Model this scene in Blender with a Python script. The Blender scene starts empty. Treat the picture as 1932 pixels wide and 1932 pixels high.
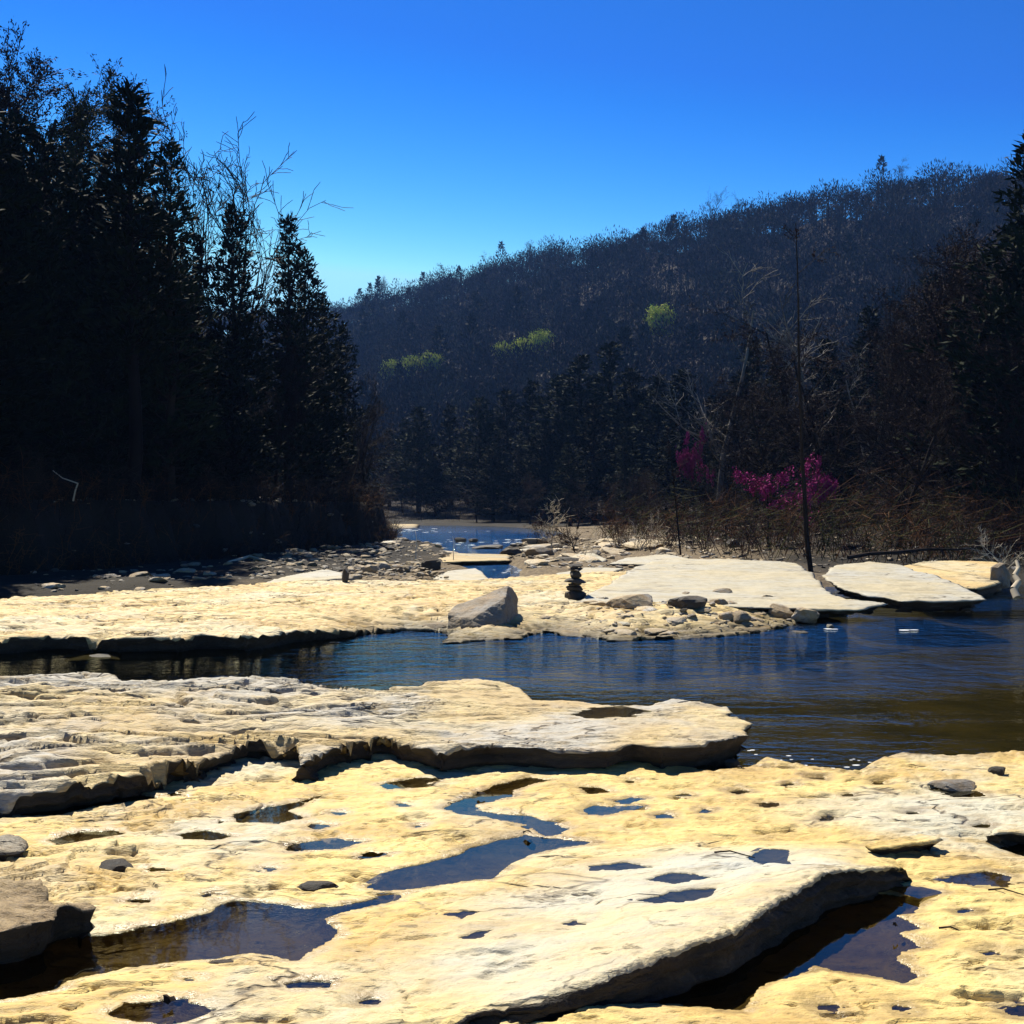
import bpy, math, random
import numpy as np
from mathutils import Vector, Matrix

random.seed(7)
RS = np.random.RandomState
SC = bpy.context.scene
COL = SC.collection
RAD = math.radians

# ------------------------------------------------------------------ camera
F, HZ, CZ = 1150.0, 505.0, 1.6          # focal length and horizon row for a 1024 px frame, eye height
K = 1024.0 / 1932.0                     # the traced coordinates are read off a 1932 px view
cam = bpy.data.cameras.new('camera')
camo = bpy.data.objects.new('camera', cam)
COL.objects.link(camo)
camo.location = (0, 0, CZ)
camo.rotation_euler = (RAD(90), 0, 0)
cam.sensor_width = 36.0
cam.lens = F / 1024.0 * 36.0
cam.shift_y = -(512.0 - HZ) / 1024.0
cam.clip_start, cam.clip_end = 0.1, 5000
SC.camera = camo

def P(u, v, z=0.0):
    """where the sight line through a traced point meets the level z"""
    y = (CZ - z) * F / (v * K - HZ)
    return ((u * K - 512.0) * y / F, y)

def PD(u, v, d):
    return ((u * K - 512.0) * d / F, d, CZ - (v * K - HZ) * d / F)

def trace(pts, z):
    return np.array([P(u, v, z) for u, v in pts])

# ------------------------------------------------------------------ noise
_perm = RS(3).permutation(256)
_perm = np.concatenate([_perm, _perm, _perm])
_ang = RS(4).rand(256) * 2 * np.pi
_gx, _gy = np.cos(_ang), np.sin(_ang)

def perlin(x, y, seed=0):
    x = np.asarray(x, float) + seed * 17.31
    y = np.asarray(y, float) + seed * 9.77
    xi, yi = np.floor(x).astype(int), np.floor(y).astype(int)
    xf, yf = x - xi, y - yi
    xi &= 255; yi &= 255
    u = xf * xf * xf * (xf * (xf * 6 - 15) + 10)
    v = yf * yf * yf * (yf * (yf * 6 - 15) + 10)
    def g(a, b, dx, dy):
        h = _perm[_perm[a] + b]
        return _gx[h] * dx + _gy[h] * dy
    n00 = g(xi, yi, xf, yf); n10 = g(xi + 1, yi, xf - 1, yf)
    n01 = g(xi, yi + 1, xf, yf - 1); n11 = g(xi + 1, yi + 1, xf - 1, yf - 1)
    return ((n00 * (1 - u) + n10 * u) * (1 - v) + (n01 * (1 - u) + n11 * u) * v) * 1.5

def fbm(x, y, octv=4, seed=0, gain=0.5):
    a, s, t = 1.0, 0.0, 0.0
    for i in range(octv):
        s = s + a * perlin(x * 2 ** i, y * 2 ** i, seed + i * 3)
        t += a; a *= gain
    return s / t

def sstep(a, b, x):
    t = np.clip((x - a) / (b - a), 0, 1)
    return t * t * (3 - 2 * t)

def terrace(q, k, sharp=0.18):
    """a height broken into k steps per unit with steep risers"""
    f = np.floor(q * k); r = q * k - f
    return (f + sstep(0.5 - sharp, 0.5 + sharp, r)) / k

def seg_dist(px, py, a, b):
    dx, dy = b[0] - a[0], b[1] - a[1]
    L = dx * dx + dy * dy + 1e-12
    t = np.clip(((px - a[0]) * dx + (py - a[1]) * dy) / L, 0, 1)
    return np.hypot(px - a[0] - t * dx, py - a[1] - t * dy)

def line_dist(px, py, pts):
    d = np.full(np.shape(px), 1e9)
    for i in range(len(pts) - 1):
        d = np.minimum(d, seg_dist(px, py, pts[i], pts[i + 1]))
    return d

def sdf(px, py, poly):
    """signed distance, positive inside"""
    d = np.full(np.shape(px), 1e9); ins = np.zeros(np.shape(px), bool)
    n = len(poly)
    for i in range(n):
        a, b = poly[i], poly[(i + 1) % n]
        d = np.minimum(d, seg_dist(px, py, a, b))
        if a[1] != b[1]:
            c = ((a[1] > py) != (b[1] > py)) & (px < (b[0] - a[0]) * (py - a[1]) / (b[1] - a[1]) + a[0])
            ins ^= c
    return np.where(ins, d, -d)

# ------------------------------------------------------------------ objects
def mesh_obj(name, V, faces, mats, parent=None, smooth=False, mi=None):
    """faces: one (n,k) array or a list of such arrays"""
    if isinstance(faces, np.ndarray): faces = [faces]
    faces = [f for f in faces if len(f)]
    me = bpy.data.meshes.new(name)
    V = np.asarray(V, np.float32)
    me.vertices.add(len(V)); me.vertices.foreach_set('co', V.ravel())
    li = np.concatenate([f.ravel() for f in faces]).astype(np.int32)
    cnt = np.concatenate([np.full(len(f), f.shape[1]) for f in faces]).astype(np.int32)
    st = np.concatenate([[0], np.cumsum(cnt)[:-1]]).astype(np.int32)
    me.loops.add(len(li)); me.loops.foreach_set('vertex_index', li)
    me.polygons.add(len(cnt)); me.polygons.foreach_set('loop_start', st)
    me.polygons.foreach_set('loop_total', cnt)
    if mi is not None: me.polygons.foreach_set('material_index', np.asarray(mi, np.int32))
    me.polygons.foreach_set('use_smooth', np.full(len(cnt), smooth))
    me.update(calc_edges=True); me.validate()
    if not isinstance(mats, (list, tuple)): mats = [mats]
    for m in mats: me.materials.append(m)
    o = bpy.data.objects.new(name, me); COL.objects.link(o)
    if parent: o.parent = parent
    return o

def tag(o, label, cat, group=None, kind=None):
    o['label'] = label; o['category'] = cat
    if group: o['group'] = group
    if kind: o['kind'] = kind
    return o

def empty(name, loc, label, cat, group=None):
    o = bpy.data.objects.new(name, None); COL.objects.link(o)
    o.location = loc; o.empty_display_size = 0.3
    return tag(o, label, cat, group)

def copy_tree(o, parent=None):
    c = o.copy(); COL.objects.link(c)
    if parent: c.parent = parent
    for ch in list(o.children): copy_tree(ch, c)
    return c

def grid_faces(nr, nc):
    i = np.arange((nr - 1) * (nc - 1)); r, c = i // (nc - 1), i % (nc - 1)
    a = r * nc + c
    return np.stack([a, a + 1, a + nc + 1, a + nc], 1)

# ------------------------------------------------------------------ materials
class NT:
    def __init__(s, name):
        s.m = bpy.data.materials.new(name); s.m.use_nodes = True
        s.t = s.m.node_tree; s.t.nodes.clear()
        s.out = s.n('ShaderNodeOutputMaterial')
    def n(s, typ, **kw):
        nd = s.t.nodes.new(typ)
        for k, v in kw.items(): setattr(nd, k, v)
        return nd
    def put(s, sock, v):
        if hasattr(v, 'is_linked') or isinstance(v, bpy.types.NodeSocket): s.t.links.new(v, sock)
        else: sock.default_value = v
    def noise(s, vec, scale, detail=4, rough=0.55, dist=0.0):
        nd = s.n('ShaderNodeTexNoise')
        s.put(nd.inputs['Vector'], vec); nd.inputs['Scale'].default_value = scale
        nd.inputs['Detail'].default_value = detail; nd.inputs['Roughness'].default_value = rough
        nd.inputs['Distortion'].default_value = dist
        return nd.outputs['Fac']
    def mapping(s, vec, scale=(1, 1, 1), loc=None):
        nd = s.n('ShaderNodeMapping'); s.put(nd.inputs['Vector'], vec); nd.inputs['Scale'].default_value = scale
        if loc is not None: s.put(nd.inputs['Location'], loc)
        return nd.outputs[0]
    def ramp(s, fac, *stops):
        nd = s.n('ShaderNodeValToRGB'); s.put(nd.inputs[0], fac)
        e = nd.color_ramp.elements
        while len(e) < len(stops): e.new(0.5)
        for el, (p, c) in zip(e, stops):
            el.position = p; el.color = (c, c, c, 1) if isinstance(c, (int, float)) else (*c, 1)
        return nd.outputs[0]
    def mix(s, fac, a, b, mode='MIX'):
        nd = s.n('ShaderNodeMix', data_type='RGBA', blend_type=mode)
        s.put(nd.inputs[0], fac)
        s.put(nd.inputs[6], (*a, 1) if isinstance(a, tuple) else a)
        s.put(nd.inputs[7], (*b, 1) if isinstance(b, tuple) else b)
        return nd.outputs[2]
    def math(s, op, a, b=0.0, clamp=False):
        nd = s.n('ShaderNodeMath', operation=op); nd.use_clamp = clamp
        s.put(nd.inputs[0], a); s.put(nd.inputs[1], b)
        return nd.outputs[0]
    def bump(s, h, strength, dist, normal=None):
        nd = s.n('ShaderNodeBump'); s.put(nd.inputs['Height'], h)
        s.put(nd.inputs['Strength'], strength); nd.inputs['Distance'].default_value = dist
        if normal is not None: s.put(nd.inputs['Normal'], normal)
        return nd.outputs[0]
    def principled(s, col, rough=0.8, normal=None, spec=0.3, **kw):
        nd = s.n('ShaderNodeBsdfPrincipled')
        s.put(nd.inputs['Base Color'], (*col, 1) if isinstance(col, tuple) else col)
        s.put(nd.inputs['Roughness'], rough); s.put(nd.inputs['Specular IOR Level'], spec)
        if normal is not None: s.put(nd.inputs['Normal'], normal)
        for k, v in kw.items(): s.put(nd.inputs[k], v)
        s.t.links.new(nd.outputs[0], s.out.inputs['Surface'])
        return s.m

def rock_mat(name, a, b, c, dark=(0.055, 0.04, 0.026), scale=1.0, pits=0.5, water=None, per_object=False, bump=1.0, grey=(0.5, 0.62), crust=True):
    """layered river rock: tone a with patches b, pale grey crust c, brown pits and veins"""
    t = NT(name)
    co = t.n('ShaderNodeTexCoord').outputs['Object']
    if per_object:
        oi = t.n('ShaderNodeObjectInfo').outputs['Random']
        off = t.n('ShaderNodeCombineXYZ'); t.put(off.inputs[0], t.math('MULTIPLY', oi, 40.0)); t.put(off.inputs[2], t.math('MULTIPLY', oi, 17.0))
        co = t.mapping(co, (1, 1, 1), off.outputs[0])
    flat = t.mapping(co, (0.75, 1.5, 3.0))
    n1 = t.noise(flat, 1.1 * scale, 5, 0.6, 0.4)
    n2 = t.noise(co, 0.55 * scale, 4, 0.6, 0.6)
    n3 = t.noise(flat, 6.5 * scale, 5, 0.65, 0.3)
    n4 = t.noise(flat, 24 * scale, 4, 0.7)
    col = t.mix(t.ramp(n1, (0.40, 0.0), (0.62, 1.0)), a, b)
    col = t.mix(t.ramp(n2, (grey[0], 0.0), (grey[1], 1.0)), col, c)
    blot = t.math('MULTIPLY', t.ramp(n3, (0.48, 0.0), (0.64, 1.0)), 0.62)
    col = t.mix(blot, col, t.mix(0.5, b, c, 'MULTIPLY'))
    fine = t.ramp(n4, (0.3, 0.72), (0.55, 1.0), (0.75, 1.12))
    col = t.mix(1.0, col, fine, 'MULTIPLY')
    if crust: pa = t.n('ShaderNodeAttribute', attribute_name='pale').outputs['Fac']
    if crust: col = t.mix(t.math('MULTIPLY', pa, t.ramp(n2, (0.36, 0.30), (0.58, 0.95)), True), col, t.mix(t.ramp(n3, (0.35, 0.0), (0.65, 1.0)), c, (0.36, 0.37, 0.34)))
    pit = t.ramp(t.noise(t.mapping(co, (0.7, 2.0, 2.0)), 9 * scale, 6, 0.72, 0.2), (0.625, 0.0), (0.69, pits))
    col = t.mix(pit, col, dark)
    cn = t.math('ABSOLUTE', t.math('SUBTRACT', t.noise(t.mapping(co, (0.45, 1.1, 1.0)), 1.25 * scale, 5, 0.55, 0.5), 0.5))
    crack = t.math('MULTIPLY', t.ramp(cn, (0.0, 1.0), (0.011, 0.0)), t.ramp(n2, (0.42, 0.0), (0.56, 0.85)))
    col = t.mix(crack, col, dark)
    stain = t.math('MULTIPLY', t.ramp(t.noise(t.mapping(co, (0.8, 2.2, 2.0)), 2.6 * scale, 6, 0.7, 0.4), (0.54, 0.0), (0.68, 1.0)), 0.55)
    col = t.mix(stain, col, t.mix(0.6, b, (0.20, 0.15, 0.09)))
    if per_object:
        col = t.mix(1.0, col, t.ramp(oi, (0.0, 0.55), (0.5, 0.85), (1.0, 1.05)), 'MULTIPLY')
    if water is not None:                                      # dark waterline band, algae tone plus painted shade on edge faces
        sx = t.n('ShaderNodeSeparateXYZ'); t.put(sx.inputs[0], t.n('ShaderNodeNewGeometry').outputs['Position'])
        h = t.math('ADD', sx.outputs[2], t.math('MULTIPLY', t.math('SUBTRACT', n3, 0.5), 0.12))
        mr = t.n('ShaderNodeMapRange'); t.put(mr.inputs[0], h); mr.inputs[1].default_value = water[0]; mr.inputs[2].default_value = water[1]
        mr.inputs[3].default_value = 0.93; mr.inputs[4].default_value = 0.0
        col = t.mix(mr.outputs[0], col, (0.022, 0.019, 0.014))
    h = t.math('ADD', t.math('MULTIPLY', n3, 0.6), t.math('ADD', t.math('MULTIPLY', n4, 0.34), t.math('MULTIPLY', t.math('MAXIMUM', pit, crack), -0.5)))
    strata = t.noise(t.mapping(co, (1.5, 1.5, 22.0)), 1.6, 4, 0.6, 0.3)
    h = t.math('ADD', h, t.math('MULTIPLY', strata, 0.35))
    nrm = t.bump(h, 0.7 * bump, 0.035)
    nrm = t.bump(t.noise(flat, 75 * scale, 3, 0.6), 0.4 * bump, 0.006, nrm)
    we = t.n('ShaderNodeAttribute', attribute_name='wet').outputs['Fac']
    we = t.math('MULTIPLY', we, t.ramp(n3, (0.35, 0.4), (0.6, 1.0)), True)
    col = t.mix(t.math('MULTIPLY', we, 0.55), col, (0.16, 0.115, 0.06))
    ro = t.math('SUBTRACT', t.ramp(n4, (0.3, 0.55), (0.7, 0.9)), t.math('MULTIPLY', we, 0.42))
    return t.principled(col, ro, nrm, 0.4)

CREAM, TAN, PALE = (0.55, 0.44, 0.165), (0.46, 0.31, 0.10), (0.45, 0.43, 0.33)
M_near = rock_mat('cream_sandstone', (0.61, 0.47, 0.175), TAN, PALE, scale=1.0, grey=(0.49, 0.66))
M_slab = rock_mat('pale_sandstone', (0.55, 0.46, 0.30), (0.54, 0.42, 0.22), (0.50, 0.49, 0.44), grey=(0.42, 0.60), pits=0.45)
M_mid = rock_mat('weathered_sandstone', (0.50, 0.405, 0.21), (0.41, 0.30, 0.14), (0.38, 0.36, 0.31), scale=1.15, pits=0.8, water=(-0.1, 0.03), grey=(0.43, 0.57), bump=1.3)
M_far = rock_mat('tan_sandstone', (0.54, 0.43, 0.21), (0.47, 0.33, 0.14), (0.50, 0.44, 0.29), scale=0.8, pits=0.7, water=(-0.1, 0.06), bump=1.2)
M_grey = rock_mat('grey_sandstone', (0.365, 0.345, 0.275), (0.41, 0.355, 0.23), (0.36, 0.355, 0.315), scale=0.7, pits=0.3, water=(-0.1, 0.05), bump=0.7)
M_stone = rock_mat('river_stone', (0.46, 0.37, 0.23), (0.36, 0.25, 0.13), (0.42, 0.40, 0.36), scale=3, pits=0.5, water=(-0.1, 0.0), per_object=True)
M_brown = rock_mat('brown_broken_sandstone', (0.34, 0.25, 0.13), (0.24, 0.165, 0.085), (0.30, 0.27, 0.21), scale=2.2, pits=0.9, bump=1.6)
M_side_shade = rock_mat('side_shade_rock', (0.034, 0.027, 0.019), (0.056, 0.040, 0.024), (0.045, 0.041, 0.034), scale=2.0, pits=0.8, water=(-0.1, 0.0), bump=1.6, crust=False)  # near-black rock colour, shade painted into the ledge and slab faces
M_pale_stone = rock_mat('pale_river_stone', (0.52, 0.44, 0.30), (0.48, 0.36, 0.2), (0.5, 0.48, 0.43), scale=2, pits=0.5, water=(-0.1, -0.02), per_object=True)
M_boulder = rock_mat('grey_brown_boulder', (0.19, 0.16, 0.12), (0.26, 0.18, 0.095), (0.20, 0.195, 0.185), scale=2, pits=0.7, water=(-0.1, -0.03), grey=(0.42, 0.55))
M_pitted = rock_mat('pitted_brown_stone', (0.20, 0.16, 0.10), (0.26, 0.19, 0.10), (0.16, 0.15, 0.11), scale=3, pits=0.9, per_object=True)
M_dark = rock_mat('dark_wet_and_shaded_stone', (0.05, 0.043, 0.035), (0.065, 0.05, 0.035), (0.07, 0.068, 0.06), scale=3, pits=0.5, per_object=True)  # dark stones, also paints shade into the cairn

def soil_mat():
    t = NT('soil_and_leaf_litter')
    co = t.n('ShaderNodeTexCoord').outputs['Object']
    sx = t.n('ShaderNodeSeparateXYZ'); t.put(sx.inputs[0], co)
    n = t.noise(co, 1.4, 6, 0.65); n2 = t.noise(co, 0.2, 4, 0.6); n5 = t.noise(co, 7.0, 5, 0.7)
    soil = t.mix(n, (0.012, 0.009, 0.006), (0.035, 0.024, 0.014))
    bed = t.mix(t.ramp(n, (0.4, 0.0), (0.6, 1.0)), (0.040, 0.038, 0.020), (0.085, 0.074, 0.038))
    bar = t.mix(t.ramp(n5, (0.4, 0.0), (0.6, 1.0)), (0.20, 0.155, 0.095), (0.07, 0.052, 0.033))
    ma = t.n('ShaderNodeAttribute', attribute_name='ground_shade')
    bar = t.mix(ma.outputs['Fac'], bar, t.mix(n5, (0.009, 0.008, 0.006), (0.022, 0.018, 0.013)))  # near-black mix paints shade onto the bar ground
    z = t.math('ADD', sx.outputs[2], t.math('MULTIPLY', t.math('SUBTRACT', n, 0.5), 0.10))
    col = t.mix(t.math('GREATER_THAN', z, -0.11), bed, bar)
    col = t.mix(t.ramp(t.math('MULTIPLY', t.math('ADD', z, 0.0), 2.0), (0.42, 0.0), (0.62, 1.0)), col, soil)
    return t.principled(col, 0.9, t.bump(t.math('ADD', n5, n), 0.8, 0.08), 0.2)
M_soil = soil_mat()

def water_mat(name, tint, waves):
    t = NT(name)
    co = t.n('ShaderNodeTexCoord').outputs['Object']
    if waves:
        sx = t.n('ShaderNodeSeparateXYZ'); t.put(sx.inputs[0], co)
        flow = t.n('ShaderNodeMapRange'); t.put(flow.inputs[0], sx.outputs[0])
        for i, v in enumerate((-5.5, 1.0, 0.10, 1.0)): flow.inputs[i + 1].default_value = v
        gust = t.ramp(t.noise(t.mapping(co, (0.10, 0.42, 1)), 1.0, 3, 0.5, 0.6), (0.40, 0.25), (0.60, 1.0))
        far = t.n('ShaderNodeMapRange'); t.put(far.inputs[0], sx.outputs[1])
        for i, v in enumerate((22.0, 30.0, 0.0, 1.7)): far.inputs[i + 1].default_value = v
        wind = t.n('ShaderNodeMapRange'); wind.interpolation_type = 'SMOOTHSTEP'
        t.put(wind.inputs[0], t.math('ADD', sx.outputs[1], t.math('MULTIPLY', t.noise(t.mapping(co, (0.25, 0.5, 1)), 1.0, 3), 2.0)))
        for i, v in enumerate((11.2, 12.8, 0.40, 2.2)): wind.inputs[i + 1].default_value = v
        gust = t.math('MULTIPLY', gust, wind.outputs[0])
        st = t.math('MAXIMUM', t.math('MULTIPLY', flow.outputs[0], gust), far.outputs[0])
        h = t.math('ADD', t.noise(t.mapping(co, (2.2, 4.4, 1)), 1.0, 4, 0.55, 0.5), t.math('MULTIPLY', t.noise(t.mapping(co, (6, 13, 1)), 1.0, 3, 0.6, 0.3), 0.35))
        nrm = t.bump(h, st, 0.055)
    else:
        nrm = t.bump(t.noise(co, 3.0, 3, 0.5), 0.12, 0.01)
    fr = t.n('ShaderNodeFresnel'); fr.inputs[0].default_value = 1.333
    tr = t.n('ShaderNodeBsdfTransparent'); tr.inputs[0].default_value = (*tint, 1)
    gl = t.n('ShaderNodeBsdfGlossy'); gl.inputs['Roughness'].default_value = 0.03; gl.inputs[0].default_value = (0.95, 1.0, 0.85, 1)
    t.put(gl.inputs['Normal'], nrm)
    mx = t.n('ShaderNodeMixShader')
    t.put(mx.inputs[0], fr.outputs[0]); t.put(mx.inputs[1], tr.outputs[0]); t.put(mx.inputs[2], gl.outputs[0])
    t.t.links.new(mx.outputs[0], t.out.inputs['Surface'])
    return t.m
M_water = water_mat('river_water', (0.50, 0.47, 0.30), True)
M_puddle = water_mat('puddle_water', (0.29, 0.265, 0.19), False)

def leaf_mat(name, c1, c2, rough=0.7, vary=0.5):
    t = NT(name)
    oi = t.n('ShaderNodeObjectInfo').outputs['Random']
    co = t.n('ShaderNodeTexCoord').outputs['Object']
    n = t.noise(co, 0.8, 3, 0.6)
    col = t.mix(t.ramp(n, (0.35, 0.0), (0.65, 1.0)), c1, c2)
    col = t.mix(1.0, col, t.ramp(oi, (0.0, 1 - vary), (1.0, 1 + vary * 0.4)), 'MULTIPLY')
    return t.principled(col, rough, None, 0.04)
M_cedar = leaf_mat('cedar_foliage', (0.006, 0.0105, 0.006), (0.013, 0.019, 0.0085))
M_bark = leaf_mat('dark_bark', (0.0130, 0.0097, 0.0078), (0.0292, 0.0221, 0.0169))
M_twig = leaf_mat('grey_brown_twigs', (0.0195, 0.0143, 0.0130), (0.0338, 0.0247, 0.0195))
M_bud = leaf_mat('russet_buds', (0.0221, 0.0123, 0.0130), (0.0325, 0.0195, 0.0143))
M_olive = leaf_mat('young_olive_leaves', (0.045, 0.050, 0.016), (0.075, 0.075, 0.022))
M_white = leaf_mat('pale_sycamore_bark', (0.07, 0.064, 0.056), (0.24, 0.22, 0.19), vary=0.2)
M_pink = leaf_mat('redbud_blossom', (0.22, 0.016, 0.11), (0.36, 0.04, 0.20), vary=0.3)
M_lime = leaf_mat('fresh_green_leaves', (0.32, 0.37, 0.035), (0.50, 0.52, 0.09), vary=0.2)
M_brush = leaf_mat('dry_brown_brush', (0.060, 0.025, 0.012), (0.12, 0.056, 0.021), vary=0.4)
M_drift = leaf_mat('bleached_driftwood', (0.42, 0.36, 0.27), (0.60, 0.54, 0.42), vary=0.2)
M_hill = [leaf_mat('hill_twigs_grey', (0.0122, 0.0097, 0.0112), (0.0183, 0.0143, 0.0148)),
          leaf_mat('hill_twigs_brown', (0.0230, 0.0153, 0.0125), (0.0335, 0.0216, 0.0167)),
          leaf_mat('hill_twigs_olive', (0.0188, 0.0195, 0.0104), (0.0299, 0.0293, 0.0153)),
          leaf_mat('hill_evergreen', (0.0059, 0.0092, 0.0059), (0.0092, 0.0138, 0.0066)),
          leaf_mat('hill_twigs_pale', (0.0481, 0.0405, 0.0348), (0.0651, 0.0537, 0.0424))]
def foam_glint_mat():
    t = NT('white_foam_and_glint'); return t.principled((0.85, 0.88, 0.9), 0.35, None, 0.5)  # plain white, partly painted in for sun glints on the water
M_foam_glint = foam_glint_mat()

# ------------------------------------------------------------------ ground: valley floor, banks and hill as one sheet
LOW = np.array([(-90, -40), (-30, 5), (-22, 14), (-11.3, 25), (-9.4, 30), (-6.9, 40), (-5.1, 48), (-6.6, 60), (-17, 80), (-45, 92), (-90, 100),
                (-90, 112), (-30, 108), (-10, 103), (0, 98), (4, 90), (5.5, 75), (4.5, 60), (3, 45), (3.8, 38), (6, 32), (9.5, 28.5), (16, 25.5), (26, 22), (40, 10), (90, -40)], float)
CHAN = np.array([(-0.8, 20), (0.15, 27), (0.3, 30), (-0.2, 34), (-0.1, 38), (-0.3, 45), (1.6, 55), (3.2, 68), (2.6, 80), (-1.5, 92), (-11, 99), (-90, 109), (-90, 97), (-30, 93), (-17, 84), (-9.0, 72),
                 (-6.1, 58), (-3.0, 47), (-1.8, 38), (-1.9, 33), (-0.9, 29), (-3, 20)], float)
RIDGE_U = np.array([-900, 200, 560, 660, 720, 800, 900, 1000, 1100, 1200, 1350, 1450, 1600, 1700, 1870, 1932, 2400, 4000], float)
RIDGE_V = np.array([560, 600, 585, 577, 552, 528, 508, 474, 458, 436, 404, 380, 354, 334, 318, 312, 300, 330], float)
_t = np.linspace(-260, 900, 400)
_rx, _ry = 133 - 0.729 * _t, 300 + 0.685 * _t
_u = (512 + F * _rx / np.maximum(_ry, 40)) / K
_hz = CZ + (HZ - np.interp(_u, RIDGE_U, RIDGE_V) * K) * _ry / F - 7.5

def hill(x, y):
    d = 309.8 - 0.685 * x - 0.729 * y
    t = (x - 133) * -0.729 + (y - 300) * 0.685
    H = np.interp(t, _t, _hz)
    s = np.clip(1 - d / 200.0, 0, 1)
    prof = np.where(d > 0, s * (0.75 + 0.25 * s), 1 - np.clip(-d / 400, 0, 0.6))
    return H * prof * (1 + 0.06 * fbm(x / 60, y / 60, 3, 5) * np.clip(d / 60, 0, 1))

def ground(x, y, s=None):
    if s is None: s = sdf(x, y, LOW)
    n = fbm(x / 3.0, y / 3.0, 4, 11)
    out = np.maximum(-s, 0)
    left = (x < -3) & (y < 85)
    bank_l = 1.72 * sstep(0.0, 0.75, out + 0.7 * n + 0.35 * fbm(x * 1.3, y * 1.3, 2, 13)) + 0.25 * n * sstep(0.5, 3, out) + 0.16 * np.clip(out - 12, 0, 80)
    bank_r = 0.10 + 0.05 * np.minimum(out, 25) + 0.12 * np.clip(out - 4, 0, 12) * 0.5 + 0.15 * n * sstep(0, 2, out)
    c = sdf(x, y, CHAN)
    bar = 0.06 + 0.10 * n + 0.05 * fbm(x, y, 3, 8) - 0.5 * sstep(-0.4, 0.6, c)
    pool = -0.55 + 0.10 * n
    inside = pool + (bar - pool) * sstep(20.5, 24, y - 0.15 * x)
    z = np.where(s > 0, inside, 0)
    e = sstep(-0.8, 0.4, s)
    z = np.where(left, np.where(s > 0, inside, np.where(out < 0.02, inside, np.maximum(bank_l, -0.2))), inside * e + bank_r * (1 - e))
    return np.maximum(z, np.where(s < 0, hill(x, y), -9))

def axis(dense, far, step, grow):
    a = list(np.arange(dense[0], dense[1] + 1e-6, step)); st = step
    while a[-1] < far[1]: st *= grow; a.append(a[-1] + st)
    st = step
    while a[0] > far[0]: st *= grow; a.insert(0, a[0] - st)
    return np.array(a)
gx = axis((-26, 26), (-900, 900), 0.22, 1.12); gy = axis((18, 62), (-60, 1500), 0.22, 1.08)
X, Y = np.meshgrid(gx, gy)
Z = ground(X.ravel(), Y.ravel()); ZTOP, ZLOW = Z.max(), float(Z.min())
go = mesh_obj('ground', np.stack([X.ravel(), Y.ravel(), Z], 1), grid_faces(len(gy), len(gx)), M_soil, smooth=True)
tag(go, 'dark soil banks, gravel bars and wooded hill floor around the creek', 'ground', kind='structure')
LBANK = [(-30, 5), (-22, 14), (-11.3, 25), (-9.4, 30), (-6.9, 40), (-5.1, 48), (-6.6, 60)]
ground_shade = sstep(8.6, 5.0, line_dist(X.ravel(), Y.ravel(), LBANK) - 1.2 * fbm(X.ravel() / 2, Y.ravel() / 3, 3, 15))
ground_shade = np.maximum(ground_shade, np.maximum(sstep(78, 88, Y.ravel()), sstep(6.0, 8.0, X.ravel()) * sstep(36, 31, Y.ravel())))  # painted shade: left bank foot, right bank ground, far shore
at = go.data.attributes.new('ground_shade', 'FLOAT', 'POINT'); at.data.foreach_set('value', ground_shade.astype(np.float32))
def gz(x, y):
    return float(ground(np.array([float(x)]), np.array([float(y)]))[0])

# ------------------------------------------------------------------ river water
WL = -0.10
wx = np.array([-95, -20, 0, 20, 95.]); wy = np.array([-40, 5, 30, 70, 118.])
X, Y = np.meshgrid(wx, wy)
wo = mesh_obj('river_water', np.stack([X.ravel(), Y.ravel(), np.full(X.size, WL)], 1), grid_faces(5, 5), M_water)
tag(wo, 'dark creek water with blue ripples between the rock shelves', 'water', kind='structure')

# ------------------------------------------------------------------ puddles: dents pressed into a rock top, each with its own sheet of water
PUDDLES = []
def press(x, y, z, pts, level, depth=0.05, lip=0.035, seed=0, seat=None):
    """pts: world outline. lowers z inside the outline, keeps it above the level just outside"""
    lo, hi = pts.min(0) - 0.35, pts.max(0) + 0.35
    k = (x > lo[0]) & (x < hi[0]) & (y > lo[1]) & (y < hi[1])
    if not k.any(): return z
    xs, ys = x[k], y[k]
    s = sdf(xs, ys, pts) + 0.022 * fbm(xs * 4.5, ys * 9, 3, 40 + seed) + 0.008 * perlin(xs * 30, ys * 45, 41 + seed)
    zk = z[k]
    ins = level - 0.004 - depth * (1 - np.exp(-np.maximum(s, 0) / 0.06)) + 0.006 * fbm(xs * 7, ys * 12, 3, 42)
    rim = np.maximum(zk, level + 0.002 + lip * sstep(0.0, 0.25, -s))
    zk = np.where(s > 0, np.minimum(zk, ins), np.where(-s < 0.25, rim + np.minimum(zk - rim, 0), zk))
    near = np.clip(1 + s / 0.16, 0, 1)                         # ease the ground down to the shoreline
    zk = np.where(s <= 0, zk * (1 - near) + np.minimum(zk, level + 0.003 + lip * sstep(0, 0.25, -s)) * near, zk)
    z = z.copy(); z[k] = zk
    return z

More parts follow.
